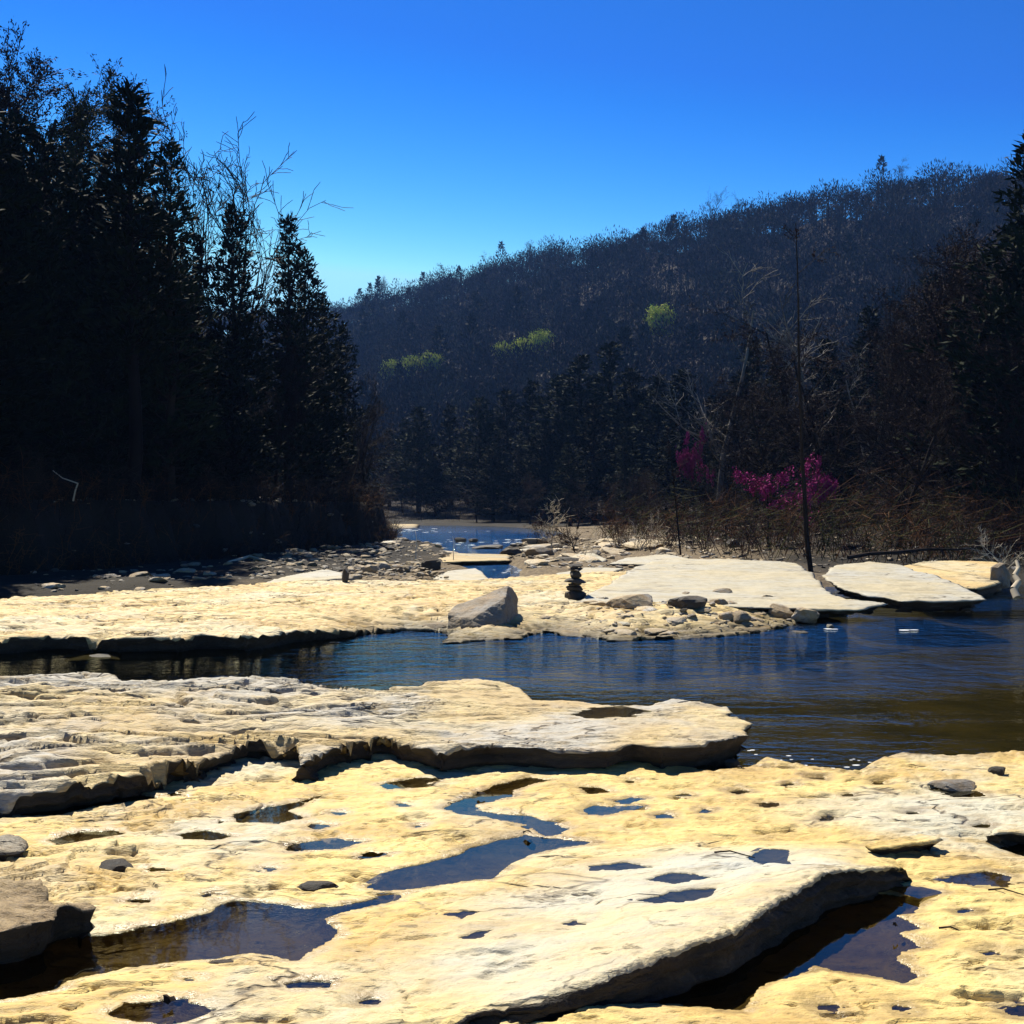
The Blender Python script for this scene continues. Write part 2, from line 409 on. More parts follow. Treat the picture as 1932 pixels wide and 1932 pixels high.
def puddle_sheet(pts, level, label, mat=None):
    """water surface a little wider than the dent; the rock around it makes the shoreline"""
    c = pts.mean(0); n = len(pts)
    nx = np.zeros_like(pts)
    area = 0.5 * np.sum(pts[:, 0] * np.roll(pts[:, 1], -1) - np.roll(pts[:, 0], -1) * pts[:, 1])
    t = np.roll(pts, -1, 0) - np.roll(pts, 1, 0)
    nr = np.stack([t[:, 1], -t[:, 0]], 1) * np.sign(area); nr /= np.linalg.norm(nr, axis=1)[:, None] + 1e-9
    q = pts + nr * 0.035
    import mathutils.geometry as mg
    tri = mg.tessellate_polygon([[Vector((a, b, 0)) for a, b in q]])
    V = np.concatenate([q, np.full((n, 1), level)], 1)
    o = mesh_obj('puddle', V, np.array(tri), mat or M_puddle)
    me = o.data
    import bmesh
    bm = bmesh.new(); bm.from_mesh(me); bmesh.ops.recalc_face_normals(bm, faces=bm.faces)
    if sum(f.normal.z for f in bm.faces) < 0: bmesh.ops.reverse_faces(bm, faces=bm.faces)
    bm.to_mesh(me); bm.free()
    tag(o, label, 'puddle', 'puddles left in the hollows of the rock', 'structure')

# ------------------------------------------------------------------ near rock shelf
def near_base(x, y):
    z = 0.026 * fbm(x * 0.7, y * 1.1, 3, 21) + 0.011 * fbm(x * 2.0, y * 4.2, 3, 22)
    z = z + 0.0045 * fbm(x * 5.5, y * 12, 3, 23) + 0.0022 * fbm(x * 26, y * 40, 3, 24)
    z = z - 0.055 * np.maximum(fbm(x * 6.0, y * 15.0, 3, 29) - 0.30, 0) - 0.03 * np.maximum(fbm(x * 17.0, y * 32.0, 2, 32) - 0.38, 0)
    q = fbm(x * 0.9, y * 2.4, 4, 25) + 0.25 * y
    lw = 0.055 + 0.10 * (1 - sstep(-1.9, -0.9, x))
    z = z + lw * (terrace(q, 5.0, 0.05) - q)
    scour = np.maximum(fbm(x * 2.6, y * 6.0, 4, 26) - 0.24, 0)          # elongated pits
    z = z - 0.16 * scour
    crust = sstep(0.12, 0.35, fbm(x * 0.6, y * 0.9, 3, 27))
    z = z + crust * 0.02 * np.abs(fbm(x * 9, y * 16, 4, 28))
    return z

SLAB_CREST = [(800, 1893), (880, 1866), (1000, 1860), (1150, 1832), (1300, 1790), (1400, 1752), (1480, 1700), (1560, 1652), (1640, 1630), (1722, 1606)]
SLAB_BACK = [(1722, 1596), (1600, 1583), (1450, 1578), (1300, 1580), (1130, 1600), (985, 1640), (880, 1682), (700, 1735), (660, 1790), (700, 1850)]
crest = trace(SLAB_CREST, 0.11); back = trace(SLAB_BACK, 0.0)
SLAB = np.concatenate([crest, back])
back_line = np.concatenate([crest[-1:], back, crest[:1]])

NEAR_BACK = trace([(-900, 1500), (-200, 1440), (250, 1430), (600, 1400), (1000, 1415), (1180, 1425), (1290, 1438), (1340, 1448), (1395, 1440), (1440, 1424), (1500, 1432), (1560, 1446), (1610, 1448),
                   (1655, 1430), (1700, 1413), (1750, 1420), (1800, 1424), (1870, 1420), (1932, 1418), (2100, 1420), (2700, 1400)], 0.0)
NEAR = np.concatenate([NEAR_BACK, np.array([(12, 6), (9, -1), (-9, -1), (-12, 6)])])

def L(label, pts, z=-0.012, depth=0.05): return (label, trace(pts, z), z, depth)
NEAR_PUDDLES = [
    L('long brown to slate blue pool in the lower left of the near rock shelf', [(-160, 1785), (0, 1772), (95, 1776), (130, 1771), (240, 1756), (330, 1736), (400, 1722), (412, 1706), (450, 1700), (540, 1708), (580, 1715), (640, 1710), (700, 1698), (765, 1690), (748, 1700), (690, 1712), (625, 1730), (612, 1738), (636, 1762), (633, 1772), (606, 1785), (560, 1812), (520, 1805), (470, 1800), (400, 1810), (330, 1815), (230, 1828), (150, 1845), (125, 1850), (100, 1868), (20, 1885), (-160, 1895)], -0.016, 0.07),
    L('blue spear-shaped pool along the upper edge of the pale slab', [(690, 1675), (745, 1640), (800, 1630), (860, 1615), (885, 1600), (935, 1588), (990, 1576), (1040, 1582), (1130, 1590), (1065, 1600), (995, 1615), (960, 1635), (930, 1658), (860, 1665), (800, 1675), (720, 1682)], -0.014),
    L('winding blue trickle pool in the middle of the near shelf', [(835, 1525), (880, 1506), (940, 1480), (1000, 1466), (1038, 1472), (1000, 1482), (972, 1490), (965, 1503), (900, 1518), (890, 1528), (930, 1533), (1000, 1540), (1032, 1550), (1072, 1564), (1060, 1574), (1030, 1578), (1012, 1566), (990, 1555), (930, 1545), (870, 1536)]),
    L('large slate blue pool with a ragged right shore beside the undercut slab', [(1560, 1700), (1600, 1690), (1655, 1686), (1742, 1694), (1730, 1716), (1692, 1728), (1738, 1752), (1700, 1762), (1742, 1788), (1690, 1798), (1695, 1812), (1740, 1846), (1705, 1856), (1645, 1842), (1600, 1836), (1540, 1826), (1500, 1842), (1440, 1856), (1425, 1878), (1400, 1908), (1290, 1898), (1150, 1888), (1050, 1884), (1020, 1860), (1200, 1830), (1400, 1765), (1500, 1710)], -0.03, 0.06),
    L('small brown puddle left of the winding blue trickle', [(438, 1536), (520, 1522), (560, 1514), (600, 1502), (572, 1518), (545, 1530), (570, 1543), (525, 1554), (450, 1550)]),
    L('thin blue puddle just below the middle ledge', [(712, 1481), (760, 1472), (800, 1467), (832, 1470), (790, 1484), (730, 1490)]),
    L('narrow twin-lobed blue puddle on the open cream rock', [(536, 1596), (575, 1588), (640, 1584), (686, 1588), (645, 1602), (545, 1606)]),
    L('tiny oval puddle right of the twin-lobed one', [(672, 1612), (700, 1608), (732, 1612), (700, 1618)]),
    L('dark leaf-shaped puddle at the bottom of the near shelf', [(200, 1912), (240, 1896), (310, 1886), (352, 1882), (362, 1893), (412, 1906), (370, 1922), (320, 1934), (260, 1930)]),
    L('small blue forked puddle right of the winding trickle', [(1100, 1527), (1120, 1520), (1160, 1524), (1212, 1520), (1170, 1532), (1140, 1540), (1108, 1538)]),
    L('thin blue sliver puddle under the middle ledge tip', [(1094, 1485), (1130, 1486), (1155, 1495), (1112, 1498)]),
    L('slim puddle above the forked one', [(1155, 1512), (1190, 1505), (1218, 1508), (1180, 1516)]),
    L('round blue puddle near the small stone by the water', [(1370, 1494), (1400, 1489), (1420, 1495), (1392, 1500)]),
    L('dark blue puddle with a twiggy right end near the right edge', [(1775, 1660), (1820, 1648), (1860, 1643), (1905, 1654), (1900, 1668), (1840, 1672)]),
    L('thin blade-shaped puddle above the ragged pool', [(1690, 1679), (1730, 1675), (1768, 1682), (1730, 1690)]),
    L('brown shaded puddle along the foot of the left ledge', [(20, 1528), (120, 1500), (230, 1493), (300, 1506), (180, 1522), (110, 1538), (40, 1540)]),
    L('small dark puddle among left scours', [(90, 1586), (150, 1570), (215, 1566), (240, 1574), (160, 1586), (110, 1594)]),
    L('brown pool in the notch at the right edge', [(1880, 1600), (1930, 1588), (2010, 1580), (2020, 1612), (1930, 1616)], -0.03),
    L('dark puddle at the lower right corner', [(1895, 1905), (1925, 1898), (1990, 1900), (1985, 1925), (1910, 1918)]),
    L('narrow dark scour puddle near the bottom', [(530, 1857), (570, 1850), (625, 1853), (620, 1864), (550, 1866)]),
    L('small brown puddle with a stone at its lip by the far right edge', [(1765, 1490), (1790, 1484), (1850, 1494), (1862, 1503), (1800, 1504)]),
    L('small stretched puddle left of the round dark hollows', [(330, 1575), (390, 1566), (440, 1578), (400, 1586), (350, 1583)]),
]
_r = RS(12); _n = 0
for (u, v, w) in [(300, 1640, 40), (392, 1690, 30), (505, 1640, 34), (600, 1560, 46), (640, 1535, 30), (760, 1520, 36), (790, 1560, 24), (1190, 1475, 30), (1250, 1540, 40), (1290, 1500, 34), (1330, 1530, 28), (1450, 1520, 44), (1490, 1480, 36), (1540, 1470, 50),
                  (1600, 1500, 30), (1330, 1450, 36), (1660, 1480, 40), (1720, 1535, 26), (1560, 1545, 30), (420, 1550, 24), (330, 1500, 30), (260, 1700, 50), (700, 1610, 26), (1850, 1560, 40), (1820, 1720, 36), (1870, 1800, 44), (360, 1850, 30), (700, 1890, 34), (1560, 1900, 46), (1700, 1905, 36)]:
    m = 9; a_ = np.linspace(0, 2 * np.pi, m, endpoint=False); rr_ = _r.uniform(0.5, 1.15, m)
    NEAR_PUDDLES.append(L('one of the tiny scattered puddles in the pits of the near shelf', [(u + w * 0.5 * c * q, v + w * 0.12 * s_ * q) for c, s_, q in zip(np.cos(a_), np.sin(a_), rr_)], -0.012, 0.035))
SLAB_PUDDLES = [
    ('blue puddle nearest the pool on top of the pale slab', [(1113, 1627), (1180, 1620), (1232, 1630), (1170, 1636), (1113, 1636)]),
    ('blue puddle with a long tail on top of the pale slab', [(1218, 1655), (1255, 1640), (1290, 1641), (1345, 1650), (1270, 1662)]),
    ('ragged lowest puddle on top of the pale slab', [(1198, 1690), (1245, 1682), (1262, 1672), (1350, 1668), (1342, 1682), (1290, 1694), (1235, 1694)]),
    ('four-sided violet blue puddle at the right of the pale slab', [(1405, 1610), (1440, 1594), (1492, 1594), (1485, 1610), (1492, 1628), (1445, 1624)]),
    ('small grey oval puddle at the left of the pale slab', [(836, 1720), (880, 1714), (900, 1717), (870, 1729)]),
    ('small grey blade puddle low on the pale slab', [(866, 1768), (900, 1754), (932, 1752), (915, 1768), (885, 1772)]),
    ('tiny grey puddle in the middle of the pale slab', [(1058, 1737), (1085, 1733), (1105, 1739), (1075, 1743)]),
]

rows = [1.2]
while rows[-1] < 9.6: rows.append(rows[-1] + max(0.0065, rows[-1] ** 2 / 2100.0))
rows = np.array(rows); NC = 900
sx_ = np.linspace(-0.72, 0.72, NC)
Y = np.repeat(rows[:, None], NC, 1); X = sx_[None, :] * (Y + 1.1)
x, y = X.ravel(), Y.ravel()
z = near_base(x, y)
s_slab = sdf(x, y, SLAB)
z = np.where(s_slab > 0, np.minimum(z, z * 0.5) - 0.06 * sstep(0.05, 0.2, s_slab), z)
for i, (lab, pts, lev, dep) in enumerate(NEAR_PUDDLES):
    z = press(x, y, z, pts, lev, dep, seed=i)
sN = sdf(x, y, NEAR) + 0.05 * fbm(x * 2.2, y * 3, 3, 30)
z = z + 0.03 * np.exp(-((sN - 0.25) / 0.22) ** 2) * (0.5 + fbm(x * 2, y * 2, 2, 31))      # rounded lip by the water
z = z - 0.55 * (1 - sstep(-0.45, 0.10, sN))
o = mesh_obj('rock_shelf', np.stack([x, y, z], 1), grid_faces(len(rows), NC), M_near, smooth=True)
wet = np.zeros(len(x))
for lab, pts, lev, dep in NEAR_PUDDLES:
    lo, hi = pts.min(0) - 0.2, pts.max(0) + 0.2
    k = (x > lo[0]) & (x < hi[0]) & (y > lo[1]) & (y < hi[1])
    d = sdf(x[k], y[k], pts) + 0.03 * fbm(x[k] * 6, y[k] * 9, 3, 44)
    wet[k] = np.maximum(wet[k], sstep(-0.075, -0.02, d))
wet = np.maximum(wet, sstep(0.30, 0.02, sN))
def attr(o, name, v):
    a = o.data.attributes.new(name, 'FLOAT', 'POINT'); a.data.foreach_set('value', np.asarray(v, np.float32))
attr(o, 'wet', wet)
gx_, gy_ = P(1700, 1525, 0)
attr(o, 'pale', 0.6 * sstep(0.8, 0.1, np.hypot((x - gx_) / 1.3, (y - gy_) / 0.7) + 0.35 * fbm(x * 1.6, y * 2.2, 3, 33)))
tag(o, 'cream sandstone shelf with puddles filling the front of the scene', 'rock shelf', kind='structure')
for lab, pts, lev, dep in NEAR_PUDDLES: puddle_sheet(pts, lev, lab)

# ------------------------------------------------------------------ raised rock sheets with overhanging broken edges
def shelf(name, poly, top, bottom, res, mat, rough=0.03, rnd=0.05, under=0.08, rows=7, seed=0, puddles=(), rfreq=3.0, strata=0.02):
    """poly: world outline; top(x,y): height of the upper face; the edge drops to bottom(x,y) with a broken, undercut face"""
    lo, hi = poly.min(0) - 2 * res, poly.max(0) + 2 * res
    gx, gy = np.arange(lo[0], hi[0] + res, res), np.arange(lo[1], hi[1] + res, res)
    X, Y = np.meshgrid(gx, gy); nr, nc = X.shape
    s = sdf(X, Y, poly) + rough * fbm(X * rfreq, Y * rfreq, 3, 60 + seed) + 0.10 * rough * perlin(X * rfreq * 5, Y * rfreq * 5, 61 + seed)
    gyv, gxv = np.gradient(s, res); g = np.hypot(gxv, gyv) + 1e-9; gxv /= g; gyv /= g
    F4 = grid_faces(nr, nc); sf = s.ravel()
    keep = (sf[F4] > -0.35 * res).all(1); F4 = F4[keep]
    used = np.zeros(sf.size, bool); used[F4.ravel()] = True
    e = np.concatenate([F4[:, [0, 1]], F4[:, [1, 2]], F4[:, [2, 3]], F4[:, [3, 0]]])
    key = np.sort(e, 1); key = key[:, 0].astype(np.int64) * sf.size + key[:, 1]
    u_, inv, cnt = np.unique(key, return_inverse=True, return_counts=True)
    be = e[cnt[inv] == 1]
    bset = np.zeros(sf.size, bool); bset[be.ravel()] = True
    x, y = X.ravel().copy(), Y.ravel().copy(); gxf, gyf = gxv.ravel(), gyv.ravel()
    mv = np.clip(sf, -res, 1.4 * res) * bset
    x -= gxf * mv; y -= gyf * mv
    sv = np.maximum(sf, 0); sv[bset] = 0
    z = top(x, y)
    for i, (pts, lev, dep) in enumerate(puddles): z = press(x, y, z, pts, lev, dep, seed=seed + i)
    zb = bottom(x, y)
    rr = rnd * (0.7 + 0.6 * fbm(x * 2, y * 2, 2, 62 + seed))
    t = np.clip(1 - sv / np.maximum(rr, 1e-4), 0, 1)
    z = z - np.minimum(rr, np.maximum(z - zb, 0)) * 0.8 * (1 - np.sqrt(np.maximum(1 - t * t, 0)))
    remap = np.full(sf.size, -1); idx = np.nonzero(used)[0]; remap[idx] = np.arange(len(idx))
    V = [np.stack([x[idx], y[idx], z[idx]], 1)]
    faces = [remap[F4]]
    bi = np.nonzero(bset)[0]; bmap = np.full(sf.size, -1); bmap[bi] = np.arange(len(bi))
    bx, by, bz, bb = x[bi], y[bi], z[bi], np.minimum(zb[bi], z[bi] - 0.005)
    prev = remap[bi]; base = len(idx)
    ox, oy = -gxf[bi], -gyf[bi]
    for k in range(1, rows + 1):
        f = k / rows
        hz_ = bz + (bb - bz) * f
        lay = 0.5 + 0.5 * perlin(np.full_like(bx, k * 0.83 + seed) + bx * 0.9, by * 0.9, 63 + seed)
        inn = 1.6 * under * (f ** 0.8) * (0.55 + 0.9 * lay) + 0.12 * rough * perlin(bx * 7 + k * 3.1, by * 7, 64) + (strata + 0.35 * under) * (perlin(bx * 1.7 + 0.11 * k, np.full_like(bx, k * 1.37) + by * 0.8, 65 + seed) + 0.5 * perlin(bx * 0.5, np.full_like(bx, k * 2.9), 66) + 0.35 * perlin(bx * 9, by * 9 + k * 0.7, 67)) * min(1, k / 2)
        V.append(np.stack([bx - ox * inn, by - oy * inn, hz_], 1))
        cur = base + np.arange(len(bi)); base += len(bi)
        a, b = bmap[be[:, 0]], bmap[be[:, 1]]
        faces.append(np.stack([prev[a], cur[a], cur[b], prev[b]], 1)); prev = cur
    n0 = len(faces[0])
    nall = sum(len(f) for f in faces)
    return mesh_obj(name, np.concatenate(V), np.concatenate(faces), [mat, M_side_shade], smooth=True, mi=(np.arange(nall) >= n0).astype(int))  # side faces get the colour with shade painted in

flat0 = lambda h: (lambda x, y: np.full(np.shape(x), h))

# foreground slab tilted up towards its undercut right edge
def slab_top(x, y):
    sa, sb = line_dist(x, y, crest), line_dist(x, y, back_line)
    w = sb / (sa + sb + 1e-6)
    run = np.interp(x, [P(800, 1893, .1)[0], P(1000, 1860, .1)[0], P(1250, 1800, .1)[0], P(1560, 1652, .1)[0], P(1722, 1606, .1)[0]], [0.015, 0.07, 0.125, 0.125, 0.05])
    z = run * sstep(0, 1, w) * (0.55 + 0.45 * w) + 0.004
    z = z + 0.012 * fbm(x * 2.2, y * 3.5, 3, 70) + 0.006 * fbm(x * 8, y * 13, 3, 71) + 0.0025 * fbm(x * 30, y * 40, 2, 72)
    z = z - 0.08 * np.maximum(fbm(x * 3, y * 6, 4, 73) - 0.28, 0)
    crumb = np.exp(-np.maximum(sa - 0.02, 0) / 0.07) + 0.7 * sstep(0.22, 0.42, fbm(x * 1.7, y * 2.6, 2, 75))
    z = z - 0.030 * crumb * np.abs(fbm(x * 11, y * 16, 4, 76))
    return z - 0.03 * (1 - sstep(0, 0.10, sb))
sp = []
for lab, px in SLAB_PUDDLES:
    p0 = trace(px, 0.05); zc = float(slab_top(p0[:, :1].mean(0), p0[:, 1:].mean(0))[0])
    p = trace(px, zc); zc = float(slab_top(p[:, 0], p[:, 1]).min()) - 0.004
    sp.append((p, zc, 0.03)); puddle_sheet(p, zc, lab)
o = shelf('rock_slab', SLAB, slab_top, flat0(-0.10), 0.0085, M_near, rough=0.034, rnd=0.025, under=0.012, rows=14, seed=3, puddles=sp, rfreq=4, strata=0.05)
vc = np.array([v.co[:2] for v in o.data.vertices])
sb_ = line_dist(vc[:, 0], vc[:, 1], back_line) - 0.10 * fbm(vc[:, 0] * 2.5, vc[:, 1] * 3.5, 3, 74)
attr(o, 'pale', sstep(0.02, 0.45, sb_))
tag(o, 'pale grey-cream tilted slab with a dark undercut right edge in the near shelf', 'rock slab')

# middle ledge
MID_T = [(-420, 1268), (-150, 1272), (0, 1275), (90, 1270), (190, 1268), (235, 1280), (350, 1276), (450, 1272), (560, 1277), (615, 1290), (700, 1296), (770, 1292), (830, 1282), (900, 1278), (980, 1290), (1010, 1312), (1100, 1314), (1160, 1322), (1215, 1318), (1270, 1313), (1370, 1322), (1386, 1334), (1374, 1344),
         (1424, 1360), (1404, 1373), (1410, 1388), (1330, 1404), (1250, 1411), (1195, 1405), (1150, 1415), (1050, 1412), (920, 1406), (830, 1416), (808, 1412), (720, 1388), (650, 1402), (565, 1432), (560, 1402), (470, 1395), (360, 1432), (350, 1428), (240, 1462), (110, 1480), (0, 1492), (-420, 1530)]
MID = trace(MID_T, 0.14)
def mid_top(x, y):
    lm = 1 - sstep(-1.6, 0.2, x)
    z = 0.135 + 0.035 * fbm(x * 0.8, y * 1.4, 3, 80) + 0.014 * fbm(x * 3.2, y * 5, 3, 81) + 0.006 * fbm(x * 11, y * 18, 3, 82)
    q = fbm(x * 0.42 + 0.35 * y, y * 1.6, 3, 83) + 0.05 * fbm(x * 2.5, y * 5, 2, 86) + 0.50 * y
    z = z + (0.05 + 0.19 * lm) * (terrace(q, 4.5, 0.06) - q)
    r_ = (q * 4.5) % 1.0
    z = z - (0.010 + 0.065 * lm) * np.exp(-((r_ - 0.42) / 0.10) ** 2) * sstep(-0.15, 0.15, fbm(x * 1.3, y * 1.3, 2, 88))
    q2 = 0.8 * fbm(x * 0.9, y * 3.2, 3, 84) + 0.05 * fbm(x * 5, y * 9, 2, 87) + 0.9 * y
    z = z + (0.015 + 0.05 * lm) * (terrace(q2, 4, 0.05) - q2)
    z = z - (0.08 + 0.12 * lm) * np.maximum(fbm(x * 2.0, y * 8.0, 3, 85) - 0.25, 0)
    s = sdf(x, y, MID)
    return z - 0.02 * (1 - sstep(0, 0.9, s)) * sstep(7.6, 8.4, y)
mp = []
for lab, px in [('brown puddle with a long shore on the right half of the middle ledge', [(1078, 1348), (1120, 1336), (1170, 1333), (1222, 1342), (1180, 1352), (1110, 1356)])]:
    p = trace(px, 0.13); zc = float(mid_top(p[:, 0], p[:, 1]).min()) - 0.002
    p = trace(px, zc); mp.append((p, zc, 0.04)); puddle_sheet(p, zc, lab)
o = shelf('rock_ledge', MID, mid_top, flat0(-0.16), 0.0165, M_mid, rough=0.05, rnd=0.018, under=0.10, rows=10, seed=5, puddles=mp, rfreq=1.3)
tag(o, 'cracked grey and tan ledge raised between the near shelf and the creek', 'rock ledge', kind='structure')

# far shelf
FAR_T = [(-700, 1250), (-200, 1205), (0, 1198), (100, 1192), (210, 1196), (330, 1194), (380, 1190), (450, 1192), (462, 1196), (480, 1192), (560, 1180), (640, 1172), (700, 1164), (760, 1158), (830, 1160), (845, 1178), (980, 1172), (1010, 1165), (1040, 1160), (1060, 1168), (1105, 1170), (1150, 1175), (1280, 1172), (1400, 1165), (1480, 1155), (1530, 1142), (1560, 1120),
         (1545, 1098), (1300, 1078), (1180, 1078), (1080, 1082), (1000, 1088), (900, 1094), (650, 1097), (560, 1096), (480, 1104), (380, 1108), (250, 1113), (130, 1118), (0, 1124), (-300, 1140), (-700, 1150)]
FAR = trace(FAR_T, 0.13)
def far_top(x, y):
    z = 0.13 + 0.035 * fbm(x * 0.4, y * 0.8, 3, 90) + 0.02 * fbm(x * 1.6, y * 3.4, 3, 91) + 0.008 * fbm(x * 6, y * 10, 3, 92)
    q = fbm(x * 0.45, y * 1.5, 5, 93) + 0.30 * y
    z = z + 0.26 * (terrace(q, 4, 0.04) - q)
    z = z - 0.22 * np.maximum(fbm(x * 1.3, y * 4.5, 4, 94) - 0.25, 0)
    r_ = (q * 4) % 1.0
    z = z - 0.10 * np.exp(-((r_ - 0.40) / 0.12) ** 2) * sstep(0.05, 0.3, fbm(x * 0.9, y * 0.9, 2, 95))
    s = sdf(x, y, FAR)
    return z - (0.05 + 0.16 * sstep(-3.2, -1.0, x)) * (1 - sstep(0, 1.3, s)) * (y < 19.5)
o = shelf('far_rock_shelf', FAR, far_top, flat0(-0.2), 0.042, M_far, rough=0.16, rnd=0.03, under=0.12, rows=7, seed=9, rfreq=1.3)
tag(o, 'long sunlit tan rock shelf across the far side of the pool', 'rock shelf', kind='structure')

# ------------------------------------------------------------------ single slabs traced with their own distance and tilt
def tilted(name, pts, thick, mat, label, res=0.04, rough=0.05, rnd=0.06, under=0.12, seed=0, amp=0.02, cat='rock slab', rfreq=1.6, group=None):
    W = np.array([PD(*p) for p in pts])
    A = np.c_[np.ones(len(W)), W[:, 0], W[:, 1]]
    cf, *_ = np.linalg.lstsq(A, W[:, 2], rcond=None)
    top = lambda x, y: cf[0] + cf[1] * x + cf[2] * y + amp * fbm(x * 1.1, y * 1.6, 4, 100 + seed) + 0.35 * amp * terrace(fbm(x * 1.5, y * 3, 3, 101 + seed), 4, 0.1)
    bot = (lambda x, y: np.minimum(top(x, y) - thick, 0.02))
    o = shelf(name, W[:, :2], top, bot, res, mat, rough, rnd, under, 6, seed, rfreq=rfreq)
    tag(o, label, cat, group)
    return o
tilted('rock_slab', [(1085, 1128, 17.2), (1150, 1092, 19.5), (1200, 1070, 22), (1262, 1059, 23.5), (1380, 1058, 23.5), (1505, 1058, 23), (1548, 1084, 20.2), (1558, 1108, 18.6), (1600, 1130, 17.8), (1680, 1142, 17.3), (1620, 1152, 16.8), (1520, 1156, 16.6), (1400, 1150, 16.8), (1200, 1142, 16.9)],
       0.15, M_grey, 'broad pale grey slab tilted towards the pool behind the rubble', seed=11, under=0.25, rough=0.10, rnd=0.03, amp=0.035)
tilted('rock_slab', [(1548, 1077, 20.6), (1575, 1066, 22), (1640, 1066, 22.4), (1700, 1070, 22), (1745, 1074, 21), (1790, 1090, 20), (1845, 1118, 18.6), (1860, 1132, 18.0), (1770, 1138, 17.8), (1700, 1140, 17.8), (1640, 1124, 18.3), (1580, 1104, 19.2)],
       0.2, M_grey, 'second tilted slab beyond a dark gap, sloping down to the water', seed=12, under=0.22, rough=0.10, rnd=0.03, amp=0.035)
tilted('rock_slab', [(1685, 1072, 23.5), (1735, 1059, 25), (1800, 1060, 25.4), (1885, 1058, 25.4), (1900, 1072, 24), (1888, 1098, 21.6), (1845, 1112, 20.6), (1780, 1102, 21), (1720, 1085, 22)],
       0.3, M_far, 'cream slab furthest right, behind the second tilted slab', seed=13)
tilted('rock_slab', [(478, 1104, 21.6), (540, 1086, 24), (610, 1074, 26), (648, 1078, 25), (650, 1092, 23.4), (560, 1098, 22.4)],
       0.12, M_grey, 'flat pale slab sloping up beside the dark upright stone', seed=14, res=0.035)
tilted('rock_slab', [(815, 1092, 23), (845, 1075, 24.5), (900, 1072, 25), (925, 1090, 23), (895, 1098, 22.3), (850, 1098, 22.3)],
       0.15, M_grey, 'grey slab lying against the wood and stone pile', seed=15, res=0.03, under=0.2)
tilted('rock_slab', [(1012, 1092, 23.4), (1060, 1078, 25.5), (1100, 1072, 27), (1180, 1070, 27), (1150, 1082, 25), (1100, 1094, 23)],
       0.12, M_grey, 'wedge-shaped pale slab behind the stone cairn', seed=16, res=0.03)
tilted('rock_slab', [(955, 1040, 39), (1000, 1032, 41), (1060, 1034, 41), (1070, 1050, 36.5), (1000, 1054, 35.5)],
       0.2, M_grey, 'pale slab with a dark pointed left end by the far water', seed=17, res=0.05, under=0.5)
tilted('rock_slab', [(1065, 1060, 31), (1085, 1045, 33.5), (1120, 1042, 34), (1148, 1056, 31.5), (1120, 1066, 29.5)],
       0.3, M_grey, 'grey boulder-like slab right of the small leafless tree', seed=18, res=0.04)
tilted('rock_slab', [(1150, 1064, 29), (1180, 1050, 31), (1260, 1046, 32), (1300, 1052, 30), (1230, 1064, 28)],
       0.25, M_grey, 'low pale slab at the back left of the broad tilted slab', seed=19, res=0.04)
tilted('rock_ledge', [(545, 1056, 33), (640, 1047, 36), (760, 1043, 38), (880, 1044, 38), (965, 1047, 37), (960, 1056, 33), (800, 1060, 31.5), (650, 1062, 31)],
       0.2, M_far, 'thin sunlit ledge crossing below the riffles', seed=20, res=0.06, rough=0.2, under=0.35, cat='rock ledge')
tilted('rock_ledge', [(705, 992, 88), (740, 988, 95), (790, 989, 95), (785, 996, 84), (730, 998, 80)],
       0.2, M_far, 'pale far ledge at the river bend under the wooded bank', seed=21, res=0.2, rough=0.3, cat='rock ledge')
tilted('rock_ledge', [(830, 1002, 79), (900, 997, 88), (985, 1001, 84), (1030, 1005, 76), (960, 1008, 71), (880, 1006, 73)],
       0.2, M_far, 'pale strip of rock along the far right shore of the bend', seed=22, res=0.2, rough=0.3, cat='rock ledge')

# ledge at the left edge, notch ledge at the right edge
def lump(z0, a, sd): return lambda x, y: z0 + a * fbm(x * 2.0, y * 3.0, 4, sd) + 0.4 * a * terrace(fbm(x * 3, y * 7, 4, sd + 1), 4, 0.1) + 0.01 * fbm(x * 14, y * 20, 3, sd + 2)
o = shelf('rock_ledge', trace([(-240, 1650), (-60, 1640), (20, 1645), (70, 1650), (110, 1672), (165, 1682), (172, 1696), (110, 1706), (104, 1726), (60, 1738), (0, 1746), (-240, 1775)], 0.13),
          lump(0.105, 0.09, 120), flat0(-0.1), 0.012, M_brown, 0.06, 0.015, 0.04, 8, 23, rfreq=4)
tag(o, 'rough brown ledge with a dark broken face at the left edge', 'rock ledge')
o = shelf('rock_ledge', trace([(1866, 1574), (1885, 1566), (1940, 1570), (2120, 1560), (2120, 1520), (1990, 1528), (1900, 1545), (1868, 1560)], 0.05),
          lump(0.05, 0.03, 124), flat0(-0.1), 0.014, M_near, 0.03, 0.03, 0.09, 7, 24, rfreq=4)
tag(o, 'low ledge with a black notch beneath it at the right edge', 'rock ledge')
o = shelf('rock_ledge', trace([(-120, 1572), (0, 1566), (40, 1572), (52, 1582), (40, 1592), (0, 1598), (-120, 1605)], 0.07),
          lump(0.045, 0.05, 127), flat0(-0.08), 0.014, M_brown, 0.03, 0.03, 0.06, 6, 25, rfreq=4)
tag(o, 'small broken ledge at the left edge above the larger one', 'rock ledge')
o = shelf('rock_ledge', trace([(1632, 1590), (1690, 1576), (1745, 1572), (1778, 1580), (1740, 1590), (1690, 1594), (1650, 1598)], 0.055),
          lump(0.05, 0.02, 131), flat0(-0.05), 0.010, M_near, 0.03, 0.025, 0.07, 6, 26, rfreq=5)
tag(o, 'thin dark-faced lip of rock beyond the tip of the pale slab', 'rock ledge')

